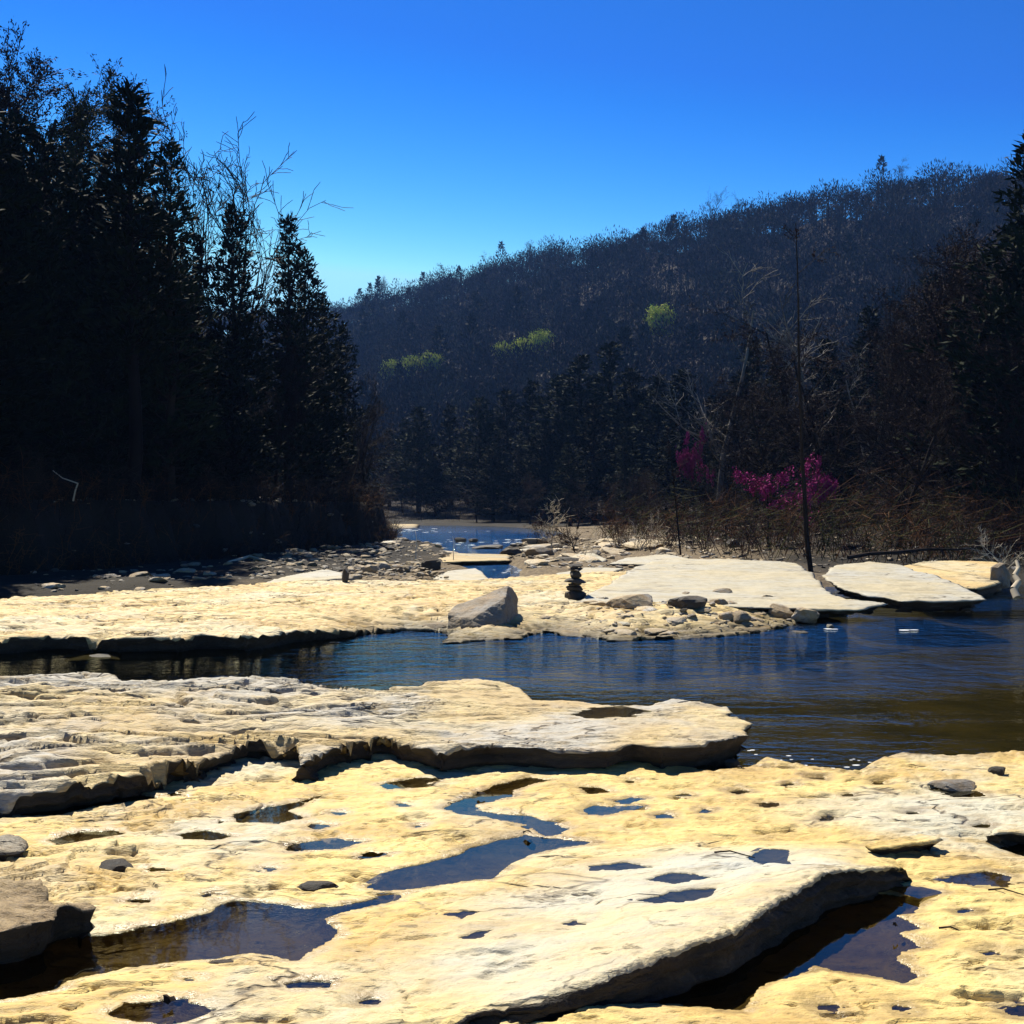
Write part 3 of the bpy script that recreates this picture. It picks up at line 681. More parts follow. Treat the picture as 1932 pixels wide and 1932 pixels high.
# ------------------------------------------------------------------ loose stones
import bmesh
def stone_mesh(name, seed, dims=(1, 1, 1), planes=14, sub=4, rough=0.05):
    r = RS(seed)
    bm = bmesh.new(); bmesh.ops.create_icosphere(bm, subdivisions=sub, radius=1)
    N = r.normal(size=(planes, 3)); N /= np.linalg.norm(N, axis=1)[:, None]
    N = np.concatenate([N, [[0, 0, 1], [0, 0, -1]]]); h = np.concatenate([r.uniform(0.62, 0.95, planes), [0.75, 0.7]])
    D = np.array([v.co[:] for v in bm.verts]); D /= np.linalg.norm(D, axis=1)[:, None]
    dn = D @ N.T
    rad = np.where(dn > 0.05, h / np.maximum(dn, 0.05), 9).min(1)
    rad = np.minimum(rad, 1.25) * (1 + rough * fbm(D[:, 0] * 2.5 + seed, D[:, 1] * 2.5 + D[:, 2] * 1.7, 4, seed % 50))
    Pn = D * rad[:, None]
    Pn[:, 2] -= Pn[:, 2].min()
    Pn *= np.array(dims) / (Pn.max(0) - Pn.min(0))
    for v, c in zip(bm.verts, Pn): v.co = c
    me = bpy.data.meshes.new(name); bm.to_mesh(me); bm.free()
    return me
SM = [stone_mesh('stone', 200 + i, (1, 0.8, 0.55), sub=3) for i in range(8)] + [stone_mesh('flat_stone', 220 + i, (1, 0.8, 0.24), sub=3) for i in range(6)]
TMP = {}
def stone(x, y, z, w, label, group, mat=M_stone, d=None, h=None, rz=None, tilt=0.15, mesh=None, name='stone', cat='stone', seed=None):
    rr = random.Random(seed) if seed is not None else random
    i = rr.randrange(len(SM)) if mesh is None else mesh
    key = (i, mat.name)
    if key not in TMP:
        me = SM[i].copy(); me.materials.append(mat); TMP[key] = me
    o = bpy.data.objects.new(name, TMP[key]); COL.objects.link(o)
    d = d or w * rr.uniform(0.75, 1.1); 
    b = 0.55 if i < 8 else 0.24
    o.scale = (w, d / 0.8, (h / b) if h else w * rr.uniform(0.8, 1.1))
    o.location = (x, y, z); o.rotation_euler = (rr.uniform(-tilt, tilt), rr.uniform(-tilt, tilt), rr.uniform(0, 6.28) if rz is None else rz)
    return tag(o, label, cat, group)

def strip(n, u0, u1, v0, v1, z, s0, s1, label, group, mat=M_stone, seed=1, tilt=0.25, flat=False, zf=None):
    r = random.Random(seed)
    for k in range(n):
        u, v = r.uniform(u0, u1), r.uniform(v0, v1)
        x, y = P(u, v, z)
        w = (s0 + (s1 - s0) * r.random() ** 2.2) * K * y / F
        zz = zf(x, y) if zf else z
        stone(x, y, zz - 0.12 * w, w, label, group, mat, tilt=tilt, seed=seed * 1000 + k, mesh=(8 + r.randrange(6)) if flat else None)
rub = lambda x, y: max(ftop(x, y), -0.1) if float(sdf(np.array([x]), np.array([y]), FAR)[0]) > 0 else -0.13
ftop = lambda x, y: float(far_top(np.array([x]), np.array([y]))[0])
strip(56, 1095, 1330, 1146, 1190, 0.0, 10, 52, 'small tan stone in the rubble along the water below the broad slab', 'rubble stones below the broad slab', seed=2, flat=True, tilt=0.2, mat=M_pale_stone, zf=rub)
strip(48, 1290, 1520, 1140, 1184, 0.0, 10, 50, 'small tan stone in the rubble along the water below the broad slab', 'rubble stones below the broad slab', seed=3, zf=rub)
strip(14, 1110, 1500, 1138, 1160, 0.1, 9, 30, 'small tan stone in the rubble along the water below the broad slab', 'rubble stones below the broad slab', seed=4, flat=True, zf=rub)
def one(u, v, z, wpx, hpx, label, mat, mesh, seed, dpx=None, rz=None, tilt=0.1, name='stone', cat='stone', group=None, sink=0.0):
    x, y = P(u, v, z); s = K * y / F
    w = wpx * s; y2 = y + (dpx or wpx * 0.7) * s * 0.5
    return stone(x, y2, z - sink, w, label, group, mat, d=(dpx or wpx * 0.7) * s, h=hpx * s, rz=rz, tilt=tilt, mesh=mesh, seed=seed, name=name, cat=cat)
one(1200, 1152, 0.1, 95, 28, 'flat tan stone at the left end of the rubble', M_stone, 9, 31, rz=0.1)
one(1302, 1152, 0.12, 80, 26, 'black weathered stone sitting on the rubble', M_dark, 3, 32, rz=0.2, name='dark_stone')
one(1280, 1184, -0.09, 110, 30, 'big tan rubble stone at the water edge', M_stone, 2, 33, rz=-0.1)
one(1182, 1197, -0.11, 78, 22, 'whitish flat stone lying in the water by the rubble', M_grey, 10, 34, rz=0.2)
one(1390, 1186, -0.1, 90, 20, 'dark wet stone under the rubble at the waterline', M_dark, 11, 35, rz=0.0, name='dark_stone')
one(1565, 1164, -0.1, 90, 26, 'dark broken stone under the tip of the broad slab', M_dark, 4, 36, rz=0.0, name='dark_stone')
one(1020, 1183, -0.1, 50, 20, 'rounded grey stone right of the big boulder', M_stone, 5, 37, rz=0.4)
one(820, 1192, -0.11, 60, 14, 'low tan stone left of the big boulder', M_stone, 12, 38, rz=0.1)
one(925, 1197, -0.12, 110, 18, 'flat cream stone in front of the big boulder', M_near, 8, 39, rz=0.05)
one(1080, 1187, -0.11, 46, 14, 'small dark stone between the boulder and the rubble', M_dark, 6, 40, name='dark_stone')
one(1568, 1188, -0.12, 22, 9, 'small white stone poking out of the blue water', M_grey, 1, 41)
one(165, 1250, -0.15, 105, 9, 'flat glistening stone awash in the creek at left', M_boulder, 13, 42, rz=0.0, tilt=0.02)
one(1385, 1452, -0.03, 36, 16, 'small black stone on the near shelf by the water', M_dark, 2, 43, name='dark_stone')
one(1885, 1470, -0.02, 34, 22, 'dark pitted stone near the right edge of the shelf', M_dark, 5, 44, name='dark_stone')
one(1816, 1496, -0.02, 90, 16, 'thin grey-brown stone lying over the small puddle', M_boulder, 9, 45, rz=-0.15, tilt=0.06)
one(212, 1655, -0.03, 64, 26, 'dark round stone standing in for a shaded hollow on the left of the shelf', M_dark, 6, 46)  # near-black lump paints the shade of a hollow
one(458, 1832, -0.03, 130, 16, 'low dark stone toned as a ridge shadow below the long pool', M_dark, 9, 47, rz=0.08, tilt=0.03, dpx=38)  # near-black tone paints the shadow of a low ridge
one(590, 1693, -0.03, 85, 20, 'low dark-sided stone at the upper shore of the long pool', M_dark, 11, 48, rz=0.2, tilt=0.04, dpx=44)
one(1893, 1112, 0.0, 46, 50, 'dark rounded boulder at the right edge by the driftwood', M_boulder, 3, 49, name='boulder', cat='boulder')
one(1880, 1118, -0.08, 44, 18, 'pale stone at the foot of the right edge boulder', M_stone, 4, 50)
one(1386, 1034, 0.25, 36, 16, 'black boulder at the foot of the brush', M_dark, 1, 51, name='dark_stone')
one(652, 1101, 0.13, 20, 30, 'upright dark stone at the end of the flat sloping slab', M_dark, 0, 52, name='dark_stone', tilt=0.05)
one(815, 1078, 0.1, 44, 20, 'dark rounded stone behind the grey slab by the pile', M_dark, 2, 53, name='dark_stone')
one(868, 1024, -0.12, 24, 10, 'left one of two dark stones in the far riffle', M_dark, 3, 54, name='dark_stone')
one(892, 1024, -0.12, 20, 8, 'right one of two dark stones in the far riffle', M_dark, 5, 55, name='dark_stone')
one(925, 1037, -0.12, 60, 8, 'long flat dark stone in the riffle', M_dark, 10, 56, name='dark_stone', rz=0.0)
one(965, 1052, -0.1, 46, 16, 'dark slanted stone left of the leafless tree by the water', M_dark, 4, 57, name='dark_stone')
one(1020, 1052, 0.0, 70, 20, 'grey stone behind the dark slanted one', M_boulder, 3, 58)
one(1085, 1067, 0.0, 70, 14, 'dark flat stone in front of the pale slabs', M_dark, 9, 59, name='dark_stone')

strip(44, 655, 830, 1066, 1104, 0.08, 12, 38, 'brown stone in the jumbled pile behind the far shelf', 'stones of the jumbled pile', seed=6, zf=lambda x, y: 0.04 + 0.35 * max(0, 1 - abs(y - 24) / 2.2) * random.Random(int(x * 991)).random())
strip(34, 715, 960, 1010, 1046, 0.0, 12, 58, 'pale stone on the gravel bar by the riffles', 'stones on the far gravel bar', seed=7, flat=True, tilt=0.12, mat=M_pale_stone, zf=lambda x, y: gz(x, y) + 0.03)
strip(36, 1000, 1290, 1024, 1074, 0.0, 14, 80, 'pale angular stone on the right gravel bank', 'stones on the right gravel bank', seed=8, zf=lambda x, y: gz(x, y) + 0.04, flat=True, tilt=0.15, mat=M_pale_stone)
strip(12, 1130, 1310, 1018, 1050, 0.1, 8, 40, 'pale angular stone on the right gravel bank', 'stones on the right gravel bank', seed=18, zf=lambda x, y: gz(x, y) + 0.02, mat=M_pale_stone)
strip(20, 1310, 1430, 1036, 1052, 0.25, 6, 18, 'small orange-brown cobble heaped below the brush', 'cobbles below the brush', seed=9, zf=lambda x, y: gz(x, y))
strip(24, 255, 560, 1042, 1108, 0.0, 10, 55, 'grey stone in the shade at the foot of the left bank', 'stones shaded by the left bank', seed=10, flat=True, zf=lambda x, y: gz(x, y) + 0.02)
strip(8, 100, 300, 1092, 1118, 0.0, 10, 50, 'grey stone in the shade at the foot of the left bank', 'stones shaded by the left bank', seed=12, flat=True, zf=lambda x, y: gz(x, y) + 0.02)
strip(8, 1600, 1900, 1040, 1062, 0.2, 8, 30, 'dark stone in the shade under the right brush', 'stones under the right brush', seed=13, zf=lambda x, y: gz(x, y), mat=M_boulder)

def gravel(name, n, u0, u1, v0, v1, z, s0, s1, zf, mats, label, seed):
    """uncounted small rubble as one heap"""
    rng = RS(seed); V, Fc, mi, nb = [], [], [], 0
    base = []
    for i in range(14):
        me = SM[i]
        base.append((np.array([v.co[:] for v in me.vertices]), np.array([p.vertices[:] for p in me.polygons])))
    for k in range(n):
        u, v = rng.uniform(u0, u1), rng.uniform(v0, v1); x, y = P(u, v, z); w = (s0 + (s1 - s0) * rng.rand() ** 2) * K * y / F
        bv, bf = base[rng.randint(14)]; a = rng.rand() * 6.28; ca, sa = math.cos(a), math.sin(a)
        q = bv * w * np.array([1, 1.1, 0.8]); q = np.c_[q[:, 0] * ca - q[:, 1] * sa, q[:, 0] * sa + q[:, 1] * ca, q[:, 2] + rng.uniform(-0.25, 0.25) * q[:, 0]]
        V.append(q + np.array([x, y, zf(x, y) - 0.1 * w])); Fc.append(bf + nb); nb += len(bv); mi.append(np.full(len(bf), rng.randint(len(mats))))
    tag(mesh_obj(name, np.concatenate(V), np.concatenate(Fc), mats, mi=np.concatenate(mi)), label, 'gravel', kind='stuff')
SM_KEEP = SM
SM = [stone_mesh('pebble', 700 + i, (1, 0.8, 0.5), sub=2) for i in range(8)] + [stone_mesh('pebble', 720 + i, (1, 0.8, 0.26), sub=2) for i in range(6)]
gravel('gravel', 260, 1100, 1520, 1138, 1186, 0.0, 5, 15, rub, [M_stone, M_pale_stone, M_boulder], 'small broken stone between the rubble stones below the broad slab', 61)
gravel('gravel', 220, 650, 850, 1062, 1104, 0.05, 4, 14, lambda x, y: 0.05 + 0.12 * abs(math.sin(x * 5 + y * 3)), [M_stone, M_boulder, M_pale_stone], 'small broken stone and bark in the jumbled pile', 62)
gravel('gravel', 520, 700, 1010, 1006, 1056, 0.0, 4, 16, lambda x, y: gz(x, y), [M_pale_stone, M_stone, M_dark], 'pale gravel along the riffles', 63)
gravel('gravel', 420, 470, 760, 1030, 1094, 0.0, 6, 24, lambda x, y: gz(x, y), [M_pale_stone, M_stone, M_boulder, M_dark], 'broken rock between the left bank and the far shelf', 67)
gravel('gravel', 620, 1000, 1450, 1016, 1074, 0.05, 4, 18, lambda x, y: gz(x, y), [M_pale_stone, M_stone, M_stone, M_boulder], 'broken rock on the right gravel bank', 64)
gravel('gravel', 260, 60, 620, 1040, 1112, 0.0, 5, 18, lambda x, y: gz(x, y), [M_stone, M_boulder, M_dark], 'shaded gravel at the foot of the left bank', 65)
gravel('gravel', 300, 1420, 1930, 1030, 1064, 0.2, 4, 16, lambda x, y: gz(x, y), [M_boulder, M_dark, M_stone], 'dark litter and stone under the right brush', 66)
SM = SM_KEEP

# cairn: each balanced stone is a thing
cx, cy = P(1086, 1131, 0.14); s = K * cy / F; zc = ftop(cx, cy) - 0.01
for k, (wpx, hpx, dx, mi, lab) in enumerate([(42, 20, 0, 3, 'blocky bottom stone of the balanced black cairn'), (34, 10, 1, 2, 'second stone from the bottom of the black cairn'), (24, 6, -2, 5, 'narrow third stone in the waist of the black cairn'),
                                             (54, 9, 0, 9, 'widest flat plate stone of the black cairn'), (30, 14, 0, 1, 'tall stone above the wide plate of the black cairn'), (36, 6, 2, 10, 'thin plate under the cap of the black cairn'), (30, 8, -1, 4, 'cap stone on top of the black cairn')]):
    stone(cx + dx * s, cy + 0.15, zc, wpx * s, lab, 'stones balanced in the cairn', M_dark, d=wpx * s * 0.8, h=hpx * s * 1.08, rz=0.3 * k, tilt=0.03, mesh=mi, seed=90 + k, name='cairn_stone')  # near-black colour paints in the backlit shade of the cairn
    zc += hpx * s * 0.98

# the big boulder
def hull_rock(name, pts, mat, label, cat='boulder', sub=4, amp=0.03, freq=3, bev=0.04):
    bm = bmesh.new()
    for p in pts: bm.verts.new(p)
    bmesh.ops.convex_hull(bm, input=bm.verts)
    for v in [v for v in bm.verts if not v.link_faces]: bm.verts.remove(v)
    for _ in range(sub): bmesh.ops.subdivide_edges(bm, edges=[e for e in bm.edges if e.calc_length() > 0.05], cuts=1, use_grid_fill=True)
    bmesh.ops.triangulate(bm, faces=bm.faces)
    for _ in range(2): bmesh.ops.smooth_vert(bm, verts=bm.verts, factor=0.4, use_axis_x=True, use_axis_y=True, use_axis_z=True)
    bm.normal_update()
    co = np.array([v.co[:] for v in bm.verts]); nn = np.array([v.normal[:] for v in bm.verts])
    dsp = amp * fbm(co[:, 0] * freq + co[:, 2] * freq * 0.4, co[:, 2] * freq * 2.2 + co[:, 1] * freq, 5, 140)
    for v, a in zip(bm.verts, co + nn * dsp[:, None]): v.co = a
    me = bpy.data.meshes.new(name); bm.to_mesh(me); bm.free(); me.materials.append(mat)
    o = bpy.data.objects.new(name, me); COL.objects.link(o)
    return tag(o, label, cat)
B = lambda u, v, d: PD(u, v, d)
hull_rock('boulder', [B(842, 1192, 15.5), B(846, 1160, 15.6), B(852, 1145, 15.8), B(882, 1136, 15.8), B(925, 1118, 15.9), B(958, 1106, 15.9), B(966, 1108, 16.1), B(978, 1130, 16.2), B(972, 1145, 16.0), B(976, 1192, 16.0), B(948, 1192, 15.3), B(945, 1165, 15.35), B(900, 1192, 15.1), B(890, 1168, 15.2), B(955, 1125, 15.6),
                      B(870, 1190, 16.3), B(940, 1190, 16.5), B(880, 1140, 16.2), B(930, 1122, 16.3)], M_boulder, 'grey peaked boulder with a black right face standing at the pool edge')

# ------------------------------------------------------------------ plants: tubes and sprays
def tubes(segs, sides=4):
    S = np.array([(*a, *b, r0, r1) for a, b, r0, r1 in segs], float)
    a, b, r0, r1 = S[:, :3], S[:, 3:6], S[:, 6], S[:, 7]
    d = b - a; d /= np.linalg.norm(d, axis=1)[:, None] + 1e-9
    ref = np.where(np.abs(d[:, 2:3]) > 0.9, np.array([[1., 0, 0]]), np.array([[0., 0, 1]]))
    e1 = np.cross(d, ref); e1 /= np.linalg.norm(e1, axis=1)[:, None]; e2 = np.cross(d, e1)
    n = len(S); V = np.zeros((n, 2, sides, 3))
    for k in range(sides):
        t = 2 * np.pi * k / sides
        w = e1 * math.cos(t) + e2 * math.sin(t)
        V[:, 0, k] = a + w * r0[:, None]; V[:, 1, k] = b + w * r1[:, None]
    base = np.arange(n)[:, None] * 2 * sides; k = np.arange(sides)[None, :]; k2 = (k + 1) % sides
    Fq = np.stack([base + k, base + k2, base + sides + k2, base + sides + k], 2).reshape(-1, 4)
    return V.reshape(-1, 3), Fq

def sprays(C, D, ln, wd, rng):
    """narrow leaf-like triangles at C pointing along D"""
    C, D = np.asarray(C, float), np.asarray(D, float)
    D = D / (np.linalg.norm(D, axis=1)[:, None] + 1e-9)
    sd = np.cross(D, rng.normal(size=D.shape)); sd /= np.linalg.norm(sd, axis=1)[:, None] + 1e-9
    ln = np.broadcast_to(ln, len(C))[:, None]; wd = np.broadcast_to(wd, len(C))[:, None]
    V = np.stack([C, C + D * ln * 0.55 + sd * wd, C + D * ln, C + D * ln * 0.45 - sd * wd], 1).reshape(-1, 3)
    return V, np.arange(len(C) * 4).reshape(-1, 4)

def grow(rng, p, d, Ln, r, lev, maxlev, out, cfg):
    n = cfg['n'][lev]; r_end = r * cfg['taper'][lev]
    for i in range(n):
        d = d + rng.normal(size=3) * cfg['wig'][lev] + np.array([0, 0, cfg['up'][lev]]); d = d / np.linalg.norm(d)
        q = p + d * Ln / n
        ra, rb = r + (r_end - r) * i / n, r + (r_end - r) * (i + 1) / n
        out[lev].append((p, q, ra, rb))
        f = (i + 1) / n
        if lev < maxlev and f > cfg['bare'][lev]:
            for _ in range(rng.poisson(cfg['kids'][lev])):
                ax = rng.normal(size=3); ax -= d * ax.dot(d); ax /= np.linalg.norm(ax) + 1e-9
                a = rng.uniform(*cfg['ang'][lev])
                dd = d * math.cos(a) + ax * math.sin(a)
                st = p + (q - p) * rng.rand()
                grow(rng, st, dd, Ln * cfg['len'][lev] * rng.uniform(0.6, 1.15) * (1.15 - 0.55 * f if lev == 0 else 1), max(rb * 0.6, 0.004), lev + 1, maxlev, out, cfg)
        p = q

BARE = dict(n=[9, 6, 4, 3], taper=[0.25, 0.25, 0.3, 0.4], wig=[0.07, 0.13, 0.18, 0.22], up=[0.03, 0.05, 0.05, 0.03], bare=[0.28, 0.15, 0.0], kids=[2.3, 1.7, 1.6], ang=[(0.5, 1.1), (0.4, 0.9), (0.4, 1.0)], len=[0.42, 0.48, 0.5])
def hardwood(seed, H=10.0, r=0.16, bud=0.5, leaf=None, cfg=BARE, bark=None, twig=None, maxlev=3, minr=0.006):
    """returns two meshes' data: trunk with limbs, crown of twigs with buds"""
    rng = RS(seed); out = [[], [], [], []]
    grow(rng, np.zeros(3), np.array([rng.normal() * 0.05, rng.normal() * 0.05, 1.0]), H * 0.92, r, 0, maxlev, out, cfg)
    tv, tf = tubes([(a, b, max(x, minr), max(y, minr)) for a, b, x, y in out[0]], 7)
    lv, lf = tubes([(a, b, max(x, minr), max(y, minr)) for a, b, x, y in out[1]], 5)
    trunk = (np.concatenate([tv, lv]), np.concatenate([tf, lf + len(tv)]))
    tw = [(a, b, max(x, minr), max(y, minr * 0.7)) for a, b, x, y in out[2] + out[3]]
    wv, wf = tubes(tw, 3)
    mi = np.zeros(len(wf), int)
    if bud > 0:
        ends = np.array([b for a, b, x, y in out[3]]); dirs = np.array([b - a for a, b, x, y in out[3]])
        k = rng.rand(len(ends)) < bud
        rep = 6
        C = np.repeat(ends[k], rep, 0) + rng.normal(size=(k.sum() * rep, 3)) * 0.035
        Dn = np.repeat(dirs[k], rep, 0); Dn = Dn / (np.linalg.norm(Dn, axis=1)[:, None] + 1e-9) + rng.normal(size=Dn.shape) * 0.6
        bv, bf = sprays(C, Dn, rng.uniform(0.05, 0.12, len(C)), rng.uniform(0.010, 0.022, len(C)), rng)
        wf = np.concatenate([wf, bf + len(wv)]); wv = np.concatenate([wv, bv]); mi = np.concatenate([mi, np.ones(len(bf), int)])
    return trunk, (wv, wf, mi)

def cedar(seed, H=10.0, R=2.0, limbs=190, dense=1.0, lo=0.07):
    rng = RS(seed)
    segs, p = [], np.zeros(3)
    for i in range(8):
        q = np.array([rng.normal() * 0.05, rng.normal() * 0.05, H * 0.97 * (i + 1) / 8])
        segs.append((p, q, 0.16 * (1 - i / 8.3), 0.16 * (1 - (i + 1) / 8.3))); p = q
    C, Dn = [], []
    lobes = [(rng.rand() * 6.28, rng.uniform(0.15, 0.85), rng.uniform(0.75, 1.35)) for _ in range(9)]
    for i in range(limbs):
        t = lo + (1 - lo) * (i + rng.rand()) / limbs; az = rng.rand() * 2 * np.pi
        prof = R * (1 - t) ** 0.75 * min(1, (t - lo) * 6 + 0.45) + 0.12
        for la, lt, lw in lobes: prof *= 1 + (lw - 1) * math.exp(-((t - lt) / 0.12) ** 2) * max(0, math.cos(az - la))
        Ln = prof * rng.uniform(0.5, 1.1)
        up = rng.uniform(0.15, 0.75) + 0.5 * t
        d = np.array([math.cos(az), math.sin(az), up * 0.55]); d /= np.linalg.norm(d)
        a = np.array([0, 0, H * t * 0.985])
        segs.append((a, a + d * Ln * 0.85, 0.035 * (1 - t) + 0.01, 0.006))
        m = max(4, int(Ln / 0.085 * dense))
        fr = rng.uniform(0.12, 1.0, m) ** 0.8
        c = a + d * (Ln * fr)[:, None] + rng.normal(size=(m, 3)) * (0.05 + 0.16 * Ln * (1.1 - fr))[:, None] * np.array([1, 1, 0.7])
        dr = d + rng.normal(size=(m, 3)) * 0.55 + np.array([0, 0, 0.35])
        C.append(c); Dn.append(dr)
    C, Dn = np.concatenate(C), np.concatenate(Dn)
    C = np.repeat(C, 3, 0) + rng.normal(size=(len(C) * 3, 3)) * 0.045; Dn = np.repeat(Dn, 3, 0) + rng.normal(size=(len(Dn) * 3, 3)) * 0.35
    k = H / 10.0
    sv, sf = sprays(C, Dn, rng.uniform(0.14, 0.34, len(C)), rng.uniform(0.022, 0.05, len(C)), rng)
    return tubes(segs, 6), (sv, sf, np.zeros(len(sf), int))

PROTO = {}
def proto(kind, i, data, name, tm, cm, hgt):
    (tv, tf), (cv, cf, mi) = data
    t = mesh_obj('trunk', tv, tf, tm, smooth=True); c = mesh_obj('crown', cv, cf, cm, mi=mi)
    COL.objects.unlink(t); COL.objects.unlink(c)
    PROTO[(kind, i)] = (name, t, c, float(np.percentile(cv[:, 2], 99.8)))
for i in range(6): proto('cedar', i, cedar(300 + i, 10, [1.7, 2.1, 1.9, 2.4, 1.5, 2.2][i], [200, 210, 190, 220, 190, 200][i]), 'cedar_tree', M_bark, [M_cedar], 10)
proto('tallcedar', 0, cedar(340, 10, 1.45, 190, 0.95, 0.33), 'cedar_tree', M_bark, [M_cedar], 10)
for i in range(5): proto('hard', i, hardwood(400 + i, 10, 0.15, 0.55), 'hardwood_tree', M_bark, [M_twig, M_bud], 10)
HAZY = dict(BARE, kids=[2.4, 1.9, 1.9], up=[0.03, 0.10, 0.09, 0.05])
for i in range(3): proto('hazy', i, hardwood(420 + i, 10, 0.15, 0.9, cfg=HAZY), 'hardwood_tree', M_bark, [M_twig, [M_bud, M_olive, M_bud][i]], 10)
VEE = dict(BARE, bare=[0.35, 0.3, 0.1], kids=[1.4, 1.2, 1.5], taper=[0.07, 0.2, 0.3, 0.4], ang=[(0.35, 0.6), (0.3, 0.6), (0.4, 0.9)], len=[0.62, 0.42, 0.42], up=[0.04, 0.09, 0.07, 0.04])
for i in range(3): proto('vee', i, hardwood(443 + i, 10, 0.15, 0.0, cfg=VEE, minr=0.012), 'bare_tree', M_bark, [M_twig, M_bud], 10)
for i in range(2): proto('syc', i, hardwood(463 + i, 10, 0.12, 0.0, cfg=dict(BARE, kids=[1.3, 1.1, 0.8]), minr=0.012), 'sycamore_tree', M_white, [M_white, M_bud], 10)
POLE = dict(BARE, bare=[0.45, 0.2, 0.0], kids=[0.9, 0.9, 0.8], len=[0.16, 0.5, 0.5], wig=[0.02, 0.13, 0.18, 0.2], up=[0, 0.05, 0.05, 0], taper=[0.14, 0.3, 0.3, 0.4])
for i in range(2): proto('pole', i, hardwood(470 + i, 10, 0.072, 0.2, cfg=POLE), 'pole_tree', M_bark, [M_twig, M_bud], 10)
LEAFY = dict(BARE, bare=[0.15, 0.1, 0.0])
SHRUB = dict(BARE, n=[4, 4, 3, 2], bare=[0.05, 0.1, 0.0], kids=[2.6, 1.8, 1.3], len=[0.75, 0.6, 0.5], wig=[0.2, 0.2, 0.22, 0.25])
for i in range(3): proto('bush', i, hardwood(480 + i, 2.2, 0.035, 0.25, cfg=SHRUB, minr=0.006), 'bare_shrub', M_twig, [M_twig, M_brush], 2.2)
for i in range(2): proto('paleshrub', i, hardwood(488 + i, 2.2, 0.04, 0.0, cfg=dict(SHRUB, kids=[2.2, 1.3, 0.8]), minr=0.008), 'pale_shrub', M_drift, [M_drift, M_bud], 2.2)

def leafy(seed, leafmat, name, kind, idx, n=5200, H=10.0, R=(3.6, 3.6, 3.3), ls=(0.25, 0.55), cut=0.0, bark=M_bark):
    """broad crown of small leaf faces grouped in clumps round the limbs"""
    rng = RS(seed)
    (tv, tf), (wv, wf, mi) = hardwood(seed, H, 0.16, 0.0, cfg=LEAFY, maxlev=2)
    nc = 60
    cl = rng.normal(size=(nc, 3)); cl /= np.linalg.norm(cl, axis=1)[:, None]; cl *= (rng.rand(nc, 1) ** 0.45)
    cl = cl * np.array(R) + np.array([0, 0, H * 0.64])
    w = rng.randint(0, nc, n)
    C = cl[w] + rng.normal(size=(n, 3)) * 0.55
    D = rng.normal(size=(n, 3)) + np.array([0, 0, 0.5])
    sv, sf = sprays(C, D, rng.uniform(*ls, n), rng.uniform(0.08, 0.2, n), rng)
    proto(kind, idx, ((tv, tf), (np.concatenate([wv, sv]), np.concatenate([wf, sf + len(wv)]), np.concatenate([mi, np.ones(len(sf), int)]))), name, bark, [M_twig, leafmat], H)
leafy(501, M_lime, 'leafing_tree', 'lime', 0)
leafy(502, M_lime, 'leafing_tree', 'lime', 1, n=3800)

def redbud(seed, idx):
    rng = RS(seed); out = [[], [], [], []]
    cfg = dict(BARE, n=[5, 5, 4, 3], bare=[0.55, 0.15, 0.0], kids=[3.0, 1.9, 1.2], ang=[(0.8, 1.5), (0.4, 1.0), (0.4, 0.9)], len=[0.9, 0.5, 0.5], up=[0.0, 0.0, 0.0, 0.0])
    grow(rng, np.zeros(3), np.array([0.12, 0, 1.0]), 3.2, 0.07, 0, 3, out, cfg)
    trunk = tubes([(a, b, max(x, .006), max(y, .006)) for a, b, x, y in out[0] + out[1]], 5)
    wv, wf = tubes([(a, b, max(x, .005), max(y, .004)) for a, b, x, y in out[2] + out[3]], 3)
    tw = out[2] + out[3]; C = []
    for a, b, x, y in tw:
        if perlin(a[0] * 1.5 + a[1] * 0.6, a[2] * 2.2 + a[1], seed % 40) < 0.22: continue
        C.append(a + (b - a) * rng.rand(5, 1) + rng.normal(size=(5, 3)) * 0.08)
    C = np.concatenate(C)
    sv, sf = sprays(C, rng.normal(size=C.shape), rng.uniform(0.07, 0.14, len(C)), rng.uniform(0.03, 0.055, len(C)), rng)
    proto('redbud', idx, (trunk, (np.concatenate([wv, sv]), np.concatenate([wf, sf + len(wv)]), np.concatenate([np.zeros(len(wf), int), np.ones(len(sf), int)]))), 'redbud_tree', M_bark, [M_twig, M_pink], 4.2)
redbud(521, 0); redbud(524, 1)

def plant(kind, i, x, y, h, label, cat, group=None, rz=None, wide=1.0, lean=(0, 0), z=None, name=None):
    nm, t, c, H = PROTO[(kind, i)]
    e = empty(name or nm, (x, y, (gz(x, y) if z is None else z) - 0.08), label, cat, group)
    k = h / H; e.scale = (k * wide, k * wide, k)
    e.rotation_euler = (lean[0], lean[1], random.uniform(0, 6.28) if rz is None else rz)
    for ch in (t, c):
        d = ch.copy(); COL.objects.link(d); d.parent = e
    return e
def pu(kind, i, u, d, vtop, label, cat='tree', group=None, **kw):
    """a plant d metres away whose top shows at row vtop"""
    x = (u * K - 512) * d / F; g = kw.get('z'); g = gz(x, d) if g is None else g
    h = CZ + (HZ - vtop * K) * d / F - g
    return plant(kind, i, x, d, max(h, 0.6), label, cat, group, **kw)

